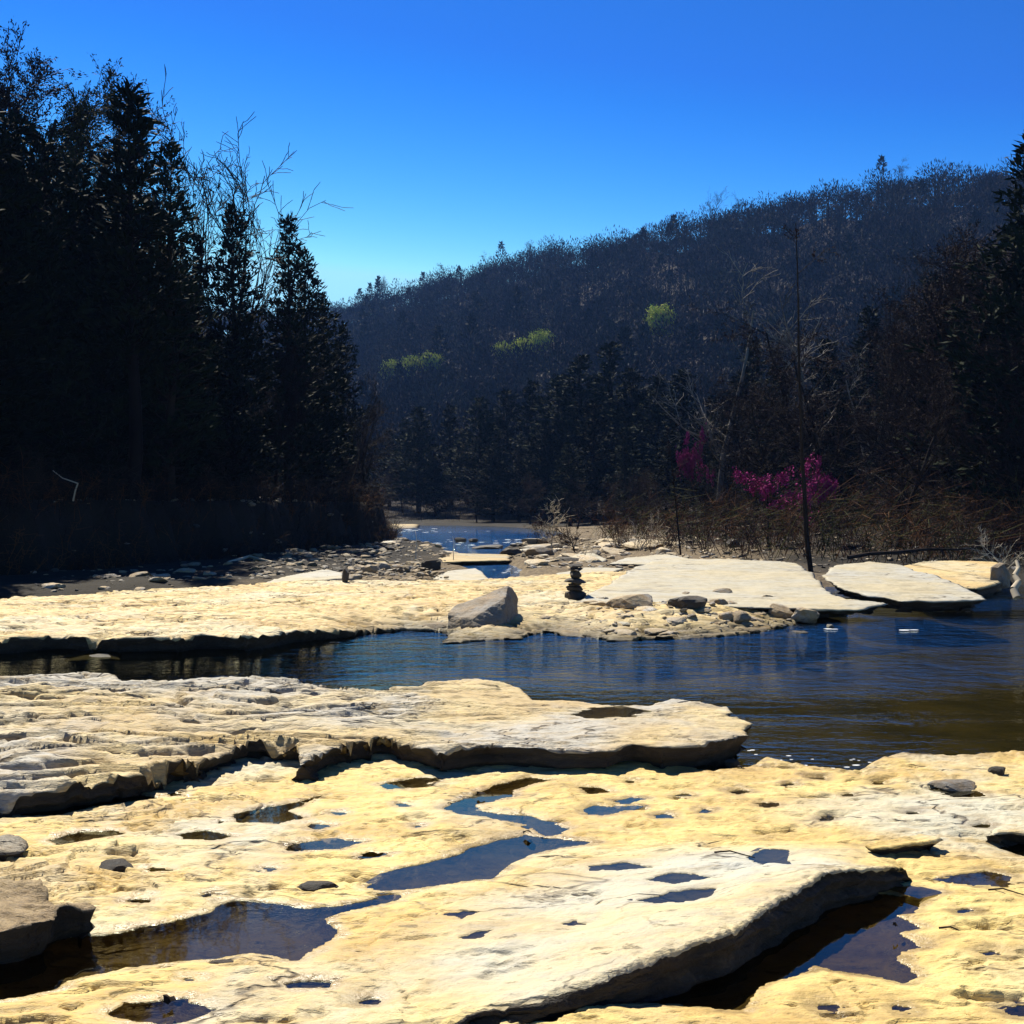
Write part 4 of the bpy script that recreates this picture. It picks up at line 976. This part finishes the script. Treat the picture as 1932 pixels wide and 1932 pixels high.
# --- left wood
LW = 'dark trees of the wood on the left bank'
pu('hazy', 0, -30, 36, 52, 'tall purple-brown budding hardwood at the top left corner', group=LW)
pu('hazy', 1, 48, 37, 112, 'hazy olive-budded hardwood second from the left edge', group=LW)
pu('hazy', 2, 118, 38, 165, 'russet-budded hardwood with forked top left of the tall cedar', group=LW)
pu('hazy', 0, 178, 40, 205, 'thin-topped budding hardwood just left of the tall cedar', group=LW)
pu('tallcedar', 0, 246, 31, 163, 'tall pointed cedar with a bare lower trunk rising highest on the left bank', group=LW, wide=1.3)
for u, d, v, ki in [(-150, 28, 230, 1), (-85, 29.5, 170, 3), (-140, 26, 40, 0), (-200, 26.5, 30, 1), (-95, 27, 60, 2), (-250, 25.5, 30, 5), (-300, 25, 30, 3), (-25, 30.5, 190, 5), (30, 31, 215, 2), (82, 31.5, 250, 1), (140, 32, 300, 5), (190, 32.5, 345, 3), (300, 35, 380, 1), (365, 38.5, 440, 5)]:
    pu('cedar', ki, u, d, v, 'dark cedar in the front row of the crowded left bank', group='front row cedars of the left bank', wide=1.2)
pu('cedar', 4, 322, 33, 262, 'narrow cedar tucked against the right side of the tall cedar', group=LW)
pu('vee', 0, 372, 42, 205, 'bare forked tree with thin upright limbs behind the cedars', group=LW, wide=1.0)
pu('vee', 1, 430, 43, 250, 'bare spreading tree with V-shaped limbs against the sky', group=LW, wide=1.15)
pu('vee', 2, 405, 45, 262, 'bare tree half hidden behind the two forked ones', group=LW)
pu('cedar', 1, 440, 38, 385, 'bushy cedar under the bare forked trees', group=LW)
pu('cedar', 0, 545, 42, 405, 'pointed cedar standing at the right of the left wood', group=LW)
pu('cedar', 3, 575, 47, 470, 'broad cedar leaning against the pointed one', group=LW)
pu('cedar', 2, 607, 55, 555, 'small cedar at the sloping end of the left wood', group=LW)
pu('cedar', 5, 645, 66, 610, 'last low cedar where the left wood meets the hill', group=LW)
pu('vee', 2, 650, 49, 690, 'dark bare tree leaning right over the river at the end of the bank', group=LW, lean=(0, 0.2), rz=0.0)
pu('vee', 0, 672, 54, 700, 'thin leaning bare tree just behind the first leaning one', group=LW, lean=(0.05, 0.16), rz=0.0)
pu('hard', 1, 695, 60, 760, 'small bare tree at the tip of the left bank', group=LW)
r = random.Random(5)
FILL = 'dark trunk and crown within the crowded left wood'
def skyline(u):
    return float(np.interp(u, [-400, 0, 140, 210, 330, 400, 560, 620, 700], [70, 150, 240, 290, 350, 450, 500, 610, 690]))
n = 0
while n < 62:
    u = r.uniform(-180, 690); d = r.uniform(37 if u < 360 else 30, 64)
    x = (u * K - 512) * d / F
    if sdf(np.array([x]), np.array([d]), LOW)[0] > -1.6: continue
    top = skyline(u) + r.uniform(95, 380)
    kd, ki = r.choice([('cedar', 0), ('cedar', 1), ('cedar', 2), ('cedar', 3), ('cedar', 5), ('hard', 0), ('hard', 2), ('hard', 3), ('cedar', 4), ('hazy', 0)])
    pu(kd, ki, u, d, top, FILL, group='crowded trees of the left wood'); n += 1
for k in range(16):                                            # further back, only seen between the trunks
    d = r.uniform(62, 85); u = r.uniform(-150, 560)
    pu('cedar', k % 6, u, d, skyline(u) + r.uniform(150, 330), FILL, group='crowded trees of the left wood', wide=1.5)

# --- trees at the foot of the hill, beyond the bend
r = random.Random(6)
MG = 'dark evergreens at the foot of the hill'
for u, d, v in [(735, 118, 800), (790, 112, 760), (850, 116, 770), (905, 108, 745), (955, 110, 735), (1005, 104, 720), (1050, 100, 700), (1095, 98, 660), (1150, 96, 640), (1195, 92, 690), (1240, 88, 700), (1290, 80, 690), (1345, 76, 740), (1400, 70, 700),
                 (765, 125, 790), (880, 120, 800), (930, 100, 830), (1030, 96, 790), (1120, 86, 760), (1180, 80, 800), (820, 108, 850), (980, 98, 840), (1075, 84, 830), (1260, 70, 800), (1330, 64, 790)]:
    pu('cedar', r.randrange(6), u, d, v + r.uniform(-6, 12), 'dark evergreen in the belt at the foot of the hill', group=MG, wide=1.7)
for u, d, v in [(760, 112, 870), (840, 106, 900), (900, 100, 905), (1000, 92, 890), (1090, 76, 900), (1150, 70, 890), (720, 110, 880), (1215, 62, 880)]:
    pu('hard', r.randrange(5), u, d, v, 'bare hardwood among the evergreens behind the bend', group='bare trees behind the bend', wide=1.3)

# --- right bank
RW = 'dark trees of the wood on the right bank'
pu('cedar', 3, 1950, 33, 250, 'tall dark conifer at the right edge of the picture', group=RW, wide=1.15)
pu('cedar', 0, 2030, 34, 270, 'dark conifer just outside the tall one at the right', group=RW)
pu('cedar', 1, 1905, 40, 520, 'dark cedar below the tall conifer at right', group=RW, wide=1.2)
pu('pole', 0, 1530, 27.5, 430, 'tall thin dark pole-like trunk rising in front of the right wood', group=RW, lean=(0, -0.165), rz=0.0, z=0.05)
pu('pole', 1, 1285, 33, 822, 'slender dark trunk left of the pink blossoms', group=RW, lean=(0, -0.035), rz=1.0)
pu('syc', 0, 1350, 62, 470, 'pale-limbed sycamore catching light against the hill', group=RW, wide=1.2)
pu('syc', 1, 1480, 58, 560, 'white-branched sycamore behind the pole-like trunk', group=RW, wide=1.3)
pu('syc', 0, 1640, 52, 640, 'pale-branched sycamore deep in the right wood', group=RW, wide=1.2, rz=2.0)
for u, d, v, kd, ki in [(1460, 55, 690, 'cedar', 2), (1590, 47, 760, 'cedar', 1), (1700, 52, 640, 'cedar', 3), (1800, 46, 600, 'cedar', 0), (1560, 62, 640, 'cedar', 5), (1640, 66, 580, 'cedar', 4), (1760, 64, 520, 'cedar', 2), (1860, 58, 480, 'cedar', 3), (1930, 62, 420, 'cedar', 5), (1420, 74, 640, 'cedar', 0)]:
    pu(kd, ki, u, d, v, 'dark cedar in the crowded right wood', group='crowded cedars of the right wood', wide=1.35)
n = 0
while n < 46:
    u = r.uniform(1230, 2120); d = r.uniform(31, 76)
    x = (u * K - 512) * d / F
    if sdf(np.array([x]), np.array([d]), LOW)[0] > -1.2: continue
    if 1370 < u < 1620 and d < 42: continue
    lim = np.interp(u, [1230, 1400, 1500, 1600, 1750, 1932, 2150], [850, 760, 560, 520, 470, 400, 380])
    pu('hard', r.randrange(5), u, d, lim + r.uniform(0, 260), 'bare dark hardwood in the crowded right wood', group='crowded hardwoods of the right wood', wide=1.15); n += 1
pu('redbud', 1, 1450, 36, 862, 'redbud in full magenta bloom left of the pole-like trunk', 'redbud tree', 'redbuds in bloom', rz=0.3, wide=1.0)
pu('redbud', 0, 1556, 35, 850, 'smaller redbud blooming magenta right of the pole-like trunk', 'redbud tree', 'redbuds in bloom', rz=2.2, wide=0.5)
pu('redbud', 0, 1306, 50, 795, 'sparse pink redbud beside the slender trunk', 'redbud tree', 'redbuds in bloom', rz=4.5, wide=0.35)
for k, (u, d, v, kd, lab) in enumerate([(1040, 39, 935, 'paleshrub', 'pale leafless small tree on the gravel bank by the far water'), (1085, 37, 955, 'bush', 'dark leafless bush right of the pale small tree'), (1105, 33, 985, 'paleshrub', 'bleached forked sapling among the pale slabs'),
                                        (1205, 38, 955, 'paleshrub', 'white bony shrub standing out before the dark wood'), (1165, 40, 980, 'bush', 'grey twiggy bush left of the white bony shrub'), (1400, 32, 1000, 'bush', 'low greenish bush at the foot of the brush'),
                                        (1010, 43, 960, 'bush', 'grey bush at the water end of the gravel bank'), (1900, 27, 985, 'paleshrub', 'pale tangled branches over the right edge boulder'), (1850, 29, 1000, 'bush', 'grey tangle of twigs left of the right edge boulder')]):
    pu(kd, k % (2 if kd == 'paleshrub' else 3), u, d, v, lab, 'shrub', 'bare shrubs along the banks')
for k, (u, d, v, lab) in enumerate([(784, 31, 1000, 'thin pale stem standing at the end of the sunlit ledge'), (856, 33, 1012, 'thin pale stem standing in the riffle'), (966, 25, 1066, 'short pale reed at the back edge of the far shelf')]):
    x = (u * K - 512) * d / F; rng = RS(k); zz = gz(x, d) - 0.05 if k != 2 else 0.1; top = CZ + (HZ - v * K) * d / F
    pts = [np.array([x + rng.normal() * 0.012, d, zz + (top - zz) * t]) for t in np.linspace(0, 1, 6)]
    sg = [(pts[i], pts[i + 1], 0.02 - 0.003 * i, 0.017 - 0.003 * i) for i in range(5)]
    V, Fq = tubes(sg, 6)
    tag(mesh_obj('dry_stem', V, Fq, M_drift, smooth=True), lab, 'stem', 'thin stems by the water')

# --- brush: countless stems
def brush(name, n, region, hgt, mats, seed, label, twigs=8, smin=-0.2):
    rng = RS(seed); segs, mi = [], []
    while len(mi) < n:
        x, y = region(rng)
        if smin is None: mi.append((x, y)); continue
        s = sdf(np.array([x]), np.array([y]), LOW)[0]
        if s > -0.2: continue
        mi.append((x, y))
    A = np.array(mi); zz = ground(A[:, 0], A[:, 1])
    out, mo = [], []
    for (x, y), z0 in zip(mi, zz):
        h = rng.uniform(*hgt) * rng.uniform(0.6, 1.0); d = np.array([rng.normal() * 0.5, rng.normal() * 0.5, 1.0]); d /= np.linalg.norm(d)
        a = np.array([x, y, z0 - 0.05]); b = a + d * h * 0.55; c = b + (d + rng.normal(size=3) * 0.3) * h * 0.45
        m = rng.randint(len(mats))
        out += [(a, b, 0.010, 0.007), (b, c, 0.007, 0.003)]; mo += [m] * 6
        for _ in range(twigs):
            s_ = a + (c - a) * rng.uniform(0.3, 0.95); e = s_ + (rng.normal(size=3) * np.array([1, 1, 0.6]) + np.array([0, 0, 0.4])) * h * 0.2
            out.append((s_, e, 0.006, 0.003)); mo += [m] * 3
    V, Fq = tubes(out, 3)
    o = mesh_obj(name, V, Fq, mats, mi=np.array(mo))
    tag(o, label, 'undergrowth', kind='stuff')
def reg_r(rng):
    d = 28 + rng.rand() ** 1.5 * 26; u = rng.uniform(1130, 2150); return (u * K - 512) * d / F, d
def reg_l(rng):
    d = 25 + rng.rand() * 34; u = rng.uniform(-250, 715); return (u * K - 512) * d / F, d
brush('undergrowth', 2600, reg_r, (0.8, 2.6), [M_brush, M_brush, M_twig, M_bud, M_olive], 31, 'rusty brown brush massed at the foot of the right wood')
def reg_b(rng):
    i = rng.randint(2, len(LBANK) - 1); t = rng.rand(); a, b = np.array(LBANK[i], float), np.array(LBANK[i + 1], float) if i + 1 < len(LBANK) else np.array((-12., 70.))
    p = a + (b - a) * t; nrm = np.array([-(b - a)[1], (b - a)[0]]); nrm /= np.linalg.norm(nrm)
    return tuple(p + nrm * rng.uniform(-0.35, 1.5))
brush('undergrowth', 2200, reg_b, (0.3, 1.1), [M_bark, M_twig, M_bark, M_brush], 34, 'roots and hanging brush over the face of the left bank', smin=None)
def reg_f(rng):
    return rng.uniform(-32, 14), rng.uniform(97, 122)
brush('undergrowth', 1100, reg_f, (1.5, 4.5), [M_bark, M_twig, M_bark, M_bud], 33, 'dark brush along the far shore where the creek bends')
brush('undergrowth', 2400, reg_l, (0.6, 2.2), [M_bark, M_twig, M_bark], 32, 'dark tangled brush along the top of the left bank')

# --- hillside forest
CLEAR = []
def forest(seed=77):
    rng = RS(seed)
    pts = []
    while len(pts) < 3700:
        m = 6000
        x = rng.uniform(-420, 330, m); y = rng.uniform(85, 640, m)
        d = 309.8 - 0.685 * x - 0.729 * y
        u = 512 + F * x / y
        k = (d > -14) & (d < 205) & (u > 180) & (u < 1200) & (y > 95)
        pts += list(zip(x[k], y[k], d[k]))
    pts = np.array(pts[:3700]); z = ground(pts[:, 0], pts[:, 1])
    Vs, Fs, Ms, nb = [], [], [], 0
    for (x, y, d), z0 in zip(pts, z):
        dist = math.hypot(x, y); big = rng.choice([0.65, 0.85, 1.0, 1.2, 1.5]) * rng.uniform(0.9, 1.1)
        m = rng.choice(5, p=[0.42, 0.28, 0.16, 0.03, 0.11])
        if any((x - a) ** 2 + (y - b) ** 2 < 55 for a, b in CLEAR): continue
        H = 9.5 * big; n = int(np.clip(80000 / dist, 200, 460))
        c0 = np.array([x, y, z0 + H * 0.42])
        q = rng.normal(size=(n, 3)); q /= np.linalg.norm(q, axis=1)[:, None]; q[:, 2] = np.abs(q[:, 2]) * 1.1 - 0.25
        rad = rng.rand(n, 1) ** 0.4
        if m == 3: C = c0 + np.c_[q[:, :2] * (1 - rad) * 2.4 * big, rad[:, 0] * H * 0.75 - 1.0]
        else: C = c0 + q * rad * np.array([4.2, 4.2, 3.9]) * big
        D = q + np.array([0, 0, 0.7]) + rng.normal(size=(n, 3)) * 0.4
        sv, sf = sprays(C, D, rng.uniform(0.6, 1.4, n), rng.uniform(0.06, 0.17, n) * (1.5 if m == 3 else 1), rng)
        tr, tf = tubes([(np.array([x, y, z0 - 0.5]), np.array([x, y, z0 + H * 0.55]), 0.22 * big, 0.1)], 3)
        Vs += [sv, tr]; Fs += [sf + nb, tf + nb + len(sv)]; nb += len(sv) + len(tr); Ms += [np.full(len(sf), m), np.full(len(tf), 4 if rng.rand() < 0.3 else 0)]
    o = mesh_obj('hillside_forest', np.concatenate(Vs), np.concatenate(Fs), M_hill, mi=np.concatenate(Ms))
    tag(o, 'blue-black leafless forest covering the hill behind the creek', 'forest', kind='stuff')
def on_hill(u, v, kind, i, h, label, group, **kw):
    """stand a tree where the sight line meets the hill"""
    for d in np.arange(95, 600, 1.0):
        x = (u * K - 512) * d / F; zl = CZ + (HZ - v * K) * d / F
        if gz(x, d) >= zl - h * 0.62: break
    CLEAR.append((x * 0.97, d * 0.97)); return plant(kind, i, x, d, h, label, 'tree', group, **kw)
LG = 'trees in fresh leaf on the hillside'
on_hill(1246, 608, 'lime', 0, 10.5, 'round bright yellow-green tree standing out on the dark hill', LG)
on_hill(1020, 648, 'lime', 1, 9, 'bright green tree at the right of the middle green clump on the hill', LG)
on_hill(985, 660, 'lime', 0, 8, 'yellow-green tree in the middle of the green clump on the hill', LG)
on_hill(950, 668, 'lime', 1, 7.5, 'dull green tree at the left of the middle green clump', LG)
on_hill(815, 685, 'lime', 0, 8, 'pale green tree at the right of the lower green row on the hill', LG)
on_hill(775, 695, 'lime', 1, 8.5, 'pale green tree in the middle of the lower green row', LG)
on_hill(738, 700, 'lime', 1, 8, 'greyish green tree at the left of the lower green row', LG)
forest()
def ridge_tree(u, extra, kind, i, label, wide=1.0):
    k = np.argmin(np.abs(_u - u)); x, y = _rx[k], _ry[k]
    plant(kind, i, x, y, 7.5 + extra, label, 'tree', 'bare trees on the ridge', wide=wide)
ridge_tree(1350, 9, 'vee', 1, 'tall bare tree sticking up alone from the ridge line', 1.3)
ridge_tree(1398, 5, 'vee', 0, 'shorter bare tree right of the lone tall one on the ridge')
ridge_tree(1330, 5, 'vee', 2, 'small bare tree left of the lone tall one on the ridge', 1.3)
ridge_tree(1700, 5, 'hard', 2, 'bare crown rising from the ridge near its right end')
ridge_tree(1000, 4.5, 'hard', 0, 'round bare crown on the ridge at the middle')
ridge_tree(925, 4.5, 'hard', 3, 'pale round crown on the ridge left of the middle one')
ridge_tree(840, 5, 'hard', 1, 'fine twiggy crown on the low left part of the ridge')
ridge_tree(725, 6, 'hard', 4, 'hazy crown where the ridge dips behind the left wood')

# ------------------------------------------------------------------ driftwood, litter, foam and painted glints
def drift(name, pts, r0, r1, mat, label, cat='driftwood'):
    pts = [np.array(p, float) for p in pts]; n = len(pts) - 1
    V, Fq = tubes([(pts[i], pts[i + 1], r0 + (r1 - r0) * i / n, r0 + (r1 - r0) * (i + 1) / n) for i in range(n)], 8)
    return tag(mesh_obj(name, V, Fq, mat, smooth=True), label, cat)
drift('driftwood', [PD(1919, 1128, 17.6), PD(1912, 1112, 17.7), PD(1922, 1098, 17.8), PD(1914, 1086, 17.9), PD(1922, 1072, 18), PD(1918, 1058, 18.1)], 0.06, 0.025, M_drift, 'crooked white driftwood branch standing at the right edge')
drift('dead_branch', [PD(100, 888, 28), PD(118, 902, 27.8), PD(147, 912, 27.6), PD(142, 926, 27.7), PD(138, 945, 27.8)], 0.010, 0.022, M_drift, 'white broken branch shining in the dark left wood')
drift('dead_log', [PD(1600, 1052, 27), PD(1640, 1045, 27.2), PD(1690, 1042, 27.6), PD(1750, 1036, 27.8), PD(1800, 1037, 28), PD(1900, 1028, 28.2), PD(1990, 1020, 28.4)], 0.05, 0.02, M_twig, 'long grey fallen log at the foot of the right brush')
drift('driftwood', [PD(430, 1062, 31), PD(470, 1050, 32), PD(520, 1062, 31), PD(575, 1072, 30)], 0.05, 0.02, M_drift, 'pale driftwood branch in the shade of the left bank')
for k, (u, v, w, lab) in enumerate([(1385, 1606, 70, 'thin dark twig lying on the pale slab'), (1900, 1678, 60, 'dark twig across the end of the right puddle'), (1800, 1748, 46, 'short twig on the cream rock right of the ragged pool')]):
    x, y = P(u, v, 0.06 if k == 0 else 0.01); s = K * y / F; zz = (float(slab_top(np.array([x]), np.array([y]))[0]) if k == 0 else float(near_base(np.array([x]), np.array([y]))[0])) + 0.008
    drift('twig', [(x - w * s * .5, y + .03, zz), (x - w * s * .1, y + .01, zz + .012), (x + w * s * .2, y - .02, zz + .006), (x + w * s * .5, y - .05, zz)], 0.004, 0.002, M_bark, lab, 'twig')
def leaf_litter(u, v, size, label, seed):
    x, y = P(u, v, 0); s = K * y / F; r = size * s; rng = RS(seed)
    m = 9; a = np.linspace(0, 2 * np.pi, m, endpoint=False); rr = r * rng.uniform(0.45, 1.1, m)
    V = np.concatenate([[[x, y, 0.02]], np.c_[x + rr * np.cos(a), y + rr * np.sin(a), 0.0 + rng.uniform(0.0, 0.025, m)]])
    Fq = np.array([[0, 1 + i, 1 + (i + 1) % m] for i in range(m)])
    tag(mesh_obj('dead_leaf', V, Fq, M_bark), label, 'leaf', 'dead leaves on the rock')
leaf_litter(906, 1501, 13, 'dark dead leaf floating in the winding blue trickle', 1)
leaf_litter(995, 1574, 13, 'dark dead leaf at the upper tip of the spear-shaped pool', 2)
leaf_litter(1398, 1450, 9, 'dark dead leaf beside the small black stone', 3)
leaf_litter(318, 1893, 14, 'dark dead leaf in the leaf-shaped puddle', 4)
leaf_litter(1690, 1750, 7, 'small dead leaf on the ragged pool shore', 5)
leaf_litter(848, 1521, 6, 'tiny dead leaf at the left tip of the winding trickle', 6)

def foam(name, spots, label, seed):  # white flecks for riffle foam and painted-in sun glints
    rng = RS(seed); Vs, Fs, nb = [], [], 0
    for u, v, n, su, sv, sz in spots:
        for _ in range(n):
            x, y = P(u + rng.normal() * su, v + rng.normal() * sv, WL); w = sz * K * y / F * rng.uniform(0.4, 1.2)
            m = 8; a = np.linspace(0, 2 * np.pi, m, endpoint=False)
            ring = np.c_[x + 1.7 * w * np.cos(a) * rng.uniform(0.7, 1.1, m), y + w * 0.8 * np.sin(a), np.full(m, WL + 0.002)]
            Vs += [ring, ring * 1.0 + (np.array([x, y, 0]) - np.c_[ring[:, :2], np.zeros(m)]) * np.array([0.45, 0.45, 0]) + np.array([0, 0, w * 0.03]), np.array([[x, y, WL + w * 0.04]])]
            i = np.arange(m); j = (i + 1) % m
            Fs += [np.stack([nb + i, nb + j, nb + m + j, nb + m + i], 1), np.stack([nb + m + i, nb + m + j, np.full(m, nb + 2 * m), np.full(m, nb + 2 * m)], 1)[:, :3]]
            nb += 2 * m + 1
    o = mesh_obj(name, np.concatenate(Vs), [np.concatenate([f for f in Fs if f.shape[1] == 4]), np.concatenate([f for f in Fs if f.shape[1] == 3])], M_foam_glint, smooth=True)
    # the two arrays were gathered separately, so the vertex numbers still match
    tag(o, label, 'foam', kind='stuff')
foam('river_foam_glint', [(1770, 1151, 16, 22, 1.2, 5), (1705, 1189, 4, 10, 1, 6), (1570, 1187, 3, 5, 1, 6)], 'white flecks painted in as sun glints below the tilted slabs at right', 51)
foam('river_foam_glint', [(760, 1000, 16, 22, 1.5, 4), (840, 1024, 20, 40, 3, 4), (960, 1020, 14, 30, 3, 4), (960, 1075, 14, 20, 4, 3.5), (930, 1060, 10, 20, 2, 4), (800, 1003, 10, 40, 2, 3)], 'white water and painted sun glint flecks in the far riffles', 52)
foam('river_foam_glint', [(1420, 1418, 5, 30, 5, 3.5), (1580, 1442, 10, 40, 4, 4), (1480, 1430, 6, 30, 5, 3)], 'white flecks where water laps the near shelf', 53)
foam('river_foam_glint', [(1180, 1192, 8, 50, 1, 4), (940, 1197, 10, 30, 1, 3.5), (1000, 1190, 6, 20, 1, 3.5)], 'white flecks along the rubble and boulder shore', 54)

# ------------------------------------------------------------------ haze
def haze_box(lo, hi, dens, col):
    t = NT('valley_haze')
    pv = t.n('ShaderNodeVolumePrincipled'); pv.inputs['Color'].default_value = (*col, 1); pv.inputs['Density'].default_value = dens
    pv.inputs['Anisotropy'].default_value = 0.0
    t.t.links.new(pv.outputs[0], t.out.inputs['Volume'])
    V = [(x, y, z) for z in (lo[2], hi[2]) for y in (lo[1], hi[1]) for x in (lo[0], hi[0])]
    Fq = np.array([[0, 2, 3, 1], [4, 5, 7, 6], [0, 1, 5, 4], [2, 6, 7, 3], [0, 4, 6, 2], [1, 3, 7, 5]])
    tag(mesh_obj('haze', V, Fq, t.m), 'thin blue haze filling the valley', 'haze', kind='stuff')
HAZE = 0.00021
if HAZE: haze_box((gx[0] - 5, gy[0] - 5, ZLOW - 1.0), (gx[-1] + 5, gy[-1] + 5, float(ZTOP) + 25), HAZE, (0.20, 0.42, 1.0))

# ------------------------------------------------------------------ light
SUN_EL, SUN_AZ = 54.0, -28.0            # degrees; azimuth from +Y towards +X
w = bpy.data.worlds.new('World'); SC.world = w; w.use_nodes = True
nt = w.node_tree; bg = nt.nodes['Background']
sky = nt.nodes.new('ShaderNodeTexSky'); sky.sky_type = 'NISHITA'; sky.sun_disc = False
sky.sun_elevation = RAD(SUN_EL); sky.sun_rotation = RAD(SUN_AZ)
sky.air_density = 1.0; sky.dust_density = 0.0; sky.ozone_density = 3.0; sky.altitude = 500
sep = nt.nodes.new('ShaderNodeSeparateColor'); nt.links.new(sky.outputs[0], sep.inputs[0])
comb = nt.nodes.new('ShaderNodeCombineColor'); chan = []
for i, (pw, k, mx) in enumerate([(6.6, 0.00130, 2.4), (3.6, 0.0160, 5.2), (1.9, 0.172, 7.0)]):   # clear deep-blue spring sky, paler low down
    p = nt.nodes.new('ShaderNodeMath'); p.operation = 'POWER'; p.inputs[1].default_value = pw; nt.links.new(sep.outputs[i], p.inputs[0])
    q = nt.nodes.new('ShaderNodeMath'); q.operation = 'MULTIPLY'; q.inputs[1].default_value = k; nt.links.new(p.outputs[0], q.inputs[0])
    m = nt.nodes.new('ShaderNodeMath'); m.operation = 'MINIMUM'; m.inputs[1].default_value = mx; nt.links.new(q.outputs[0], m.inputs[0])
    chan.append(m.outputs[0])
for i, share in ((0, 0.026), (1, 0.235)):                      # overhead the blue keeps a little red and green
    f = nt.nodes.new('ShaderNodeMath'); f.operation = 'MULTIPLY'; f.inputs[1].default_value = share; nt.links.new(chan[2], f.inputs[0])
    x_ = nt.nodes.new('ShaderNodeMath'); x_.operation = 'MAXIMUM'; nt.links.new(chan[i], x_.inputs[0]); nt.links.new(f.outputs[0], x_.inputs[1])
    chan[i] = x_.outputs[0]
for i in range(3): nt.links.new(chan[i], comb.inputs[i])
nt.links.new(comb.outputs[0], bg.inputs[0])
bg.inputs[1].default_value = 0.092
sl = bpy.data.lights.new('sun', 'SUN'); sl.energy = 5.0; sl.angle = RAD(0.5); sl.color = (1.0, 0.92, 0.76)
so = bpy.data.objects.new('sun', sl); COL.objects.link(so)
el, az = RAD(SUN_EL), RAD(SUN_AZ)
to_sun = Vector((math.sin(az) * math.cos(el), math.cos(az) * math.cos(el), math.sin(el)))
so.rotation_euler = to_sun.to_track_quat('Z', 'Y').to_euler()
so.location = (0, 0, 60)

SC.view_settings.view_transform = 'Standard'
SC.view_settings.look = 'None'
SC.view_settings.exposure = 0.95
SC.view_settings.gamma = 1.0
SC.cycles.max_bounces = 6
SC.cycles.diffuse_bounces = 2
SC.cycles.transparent_max_bounces = 8
SC.cycles.use_denoising = True
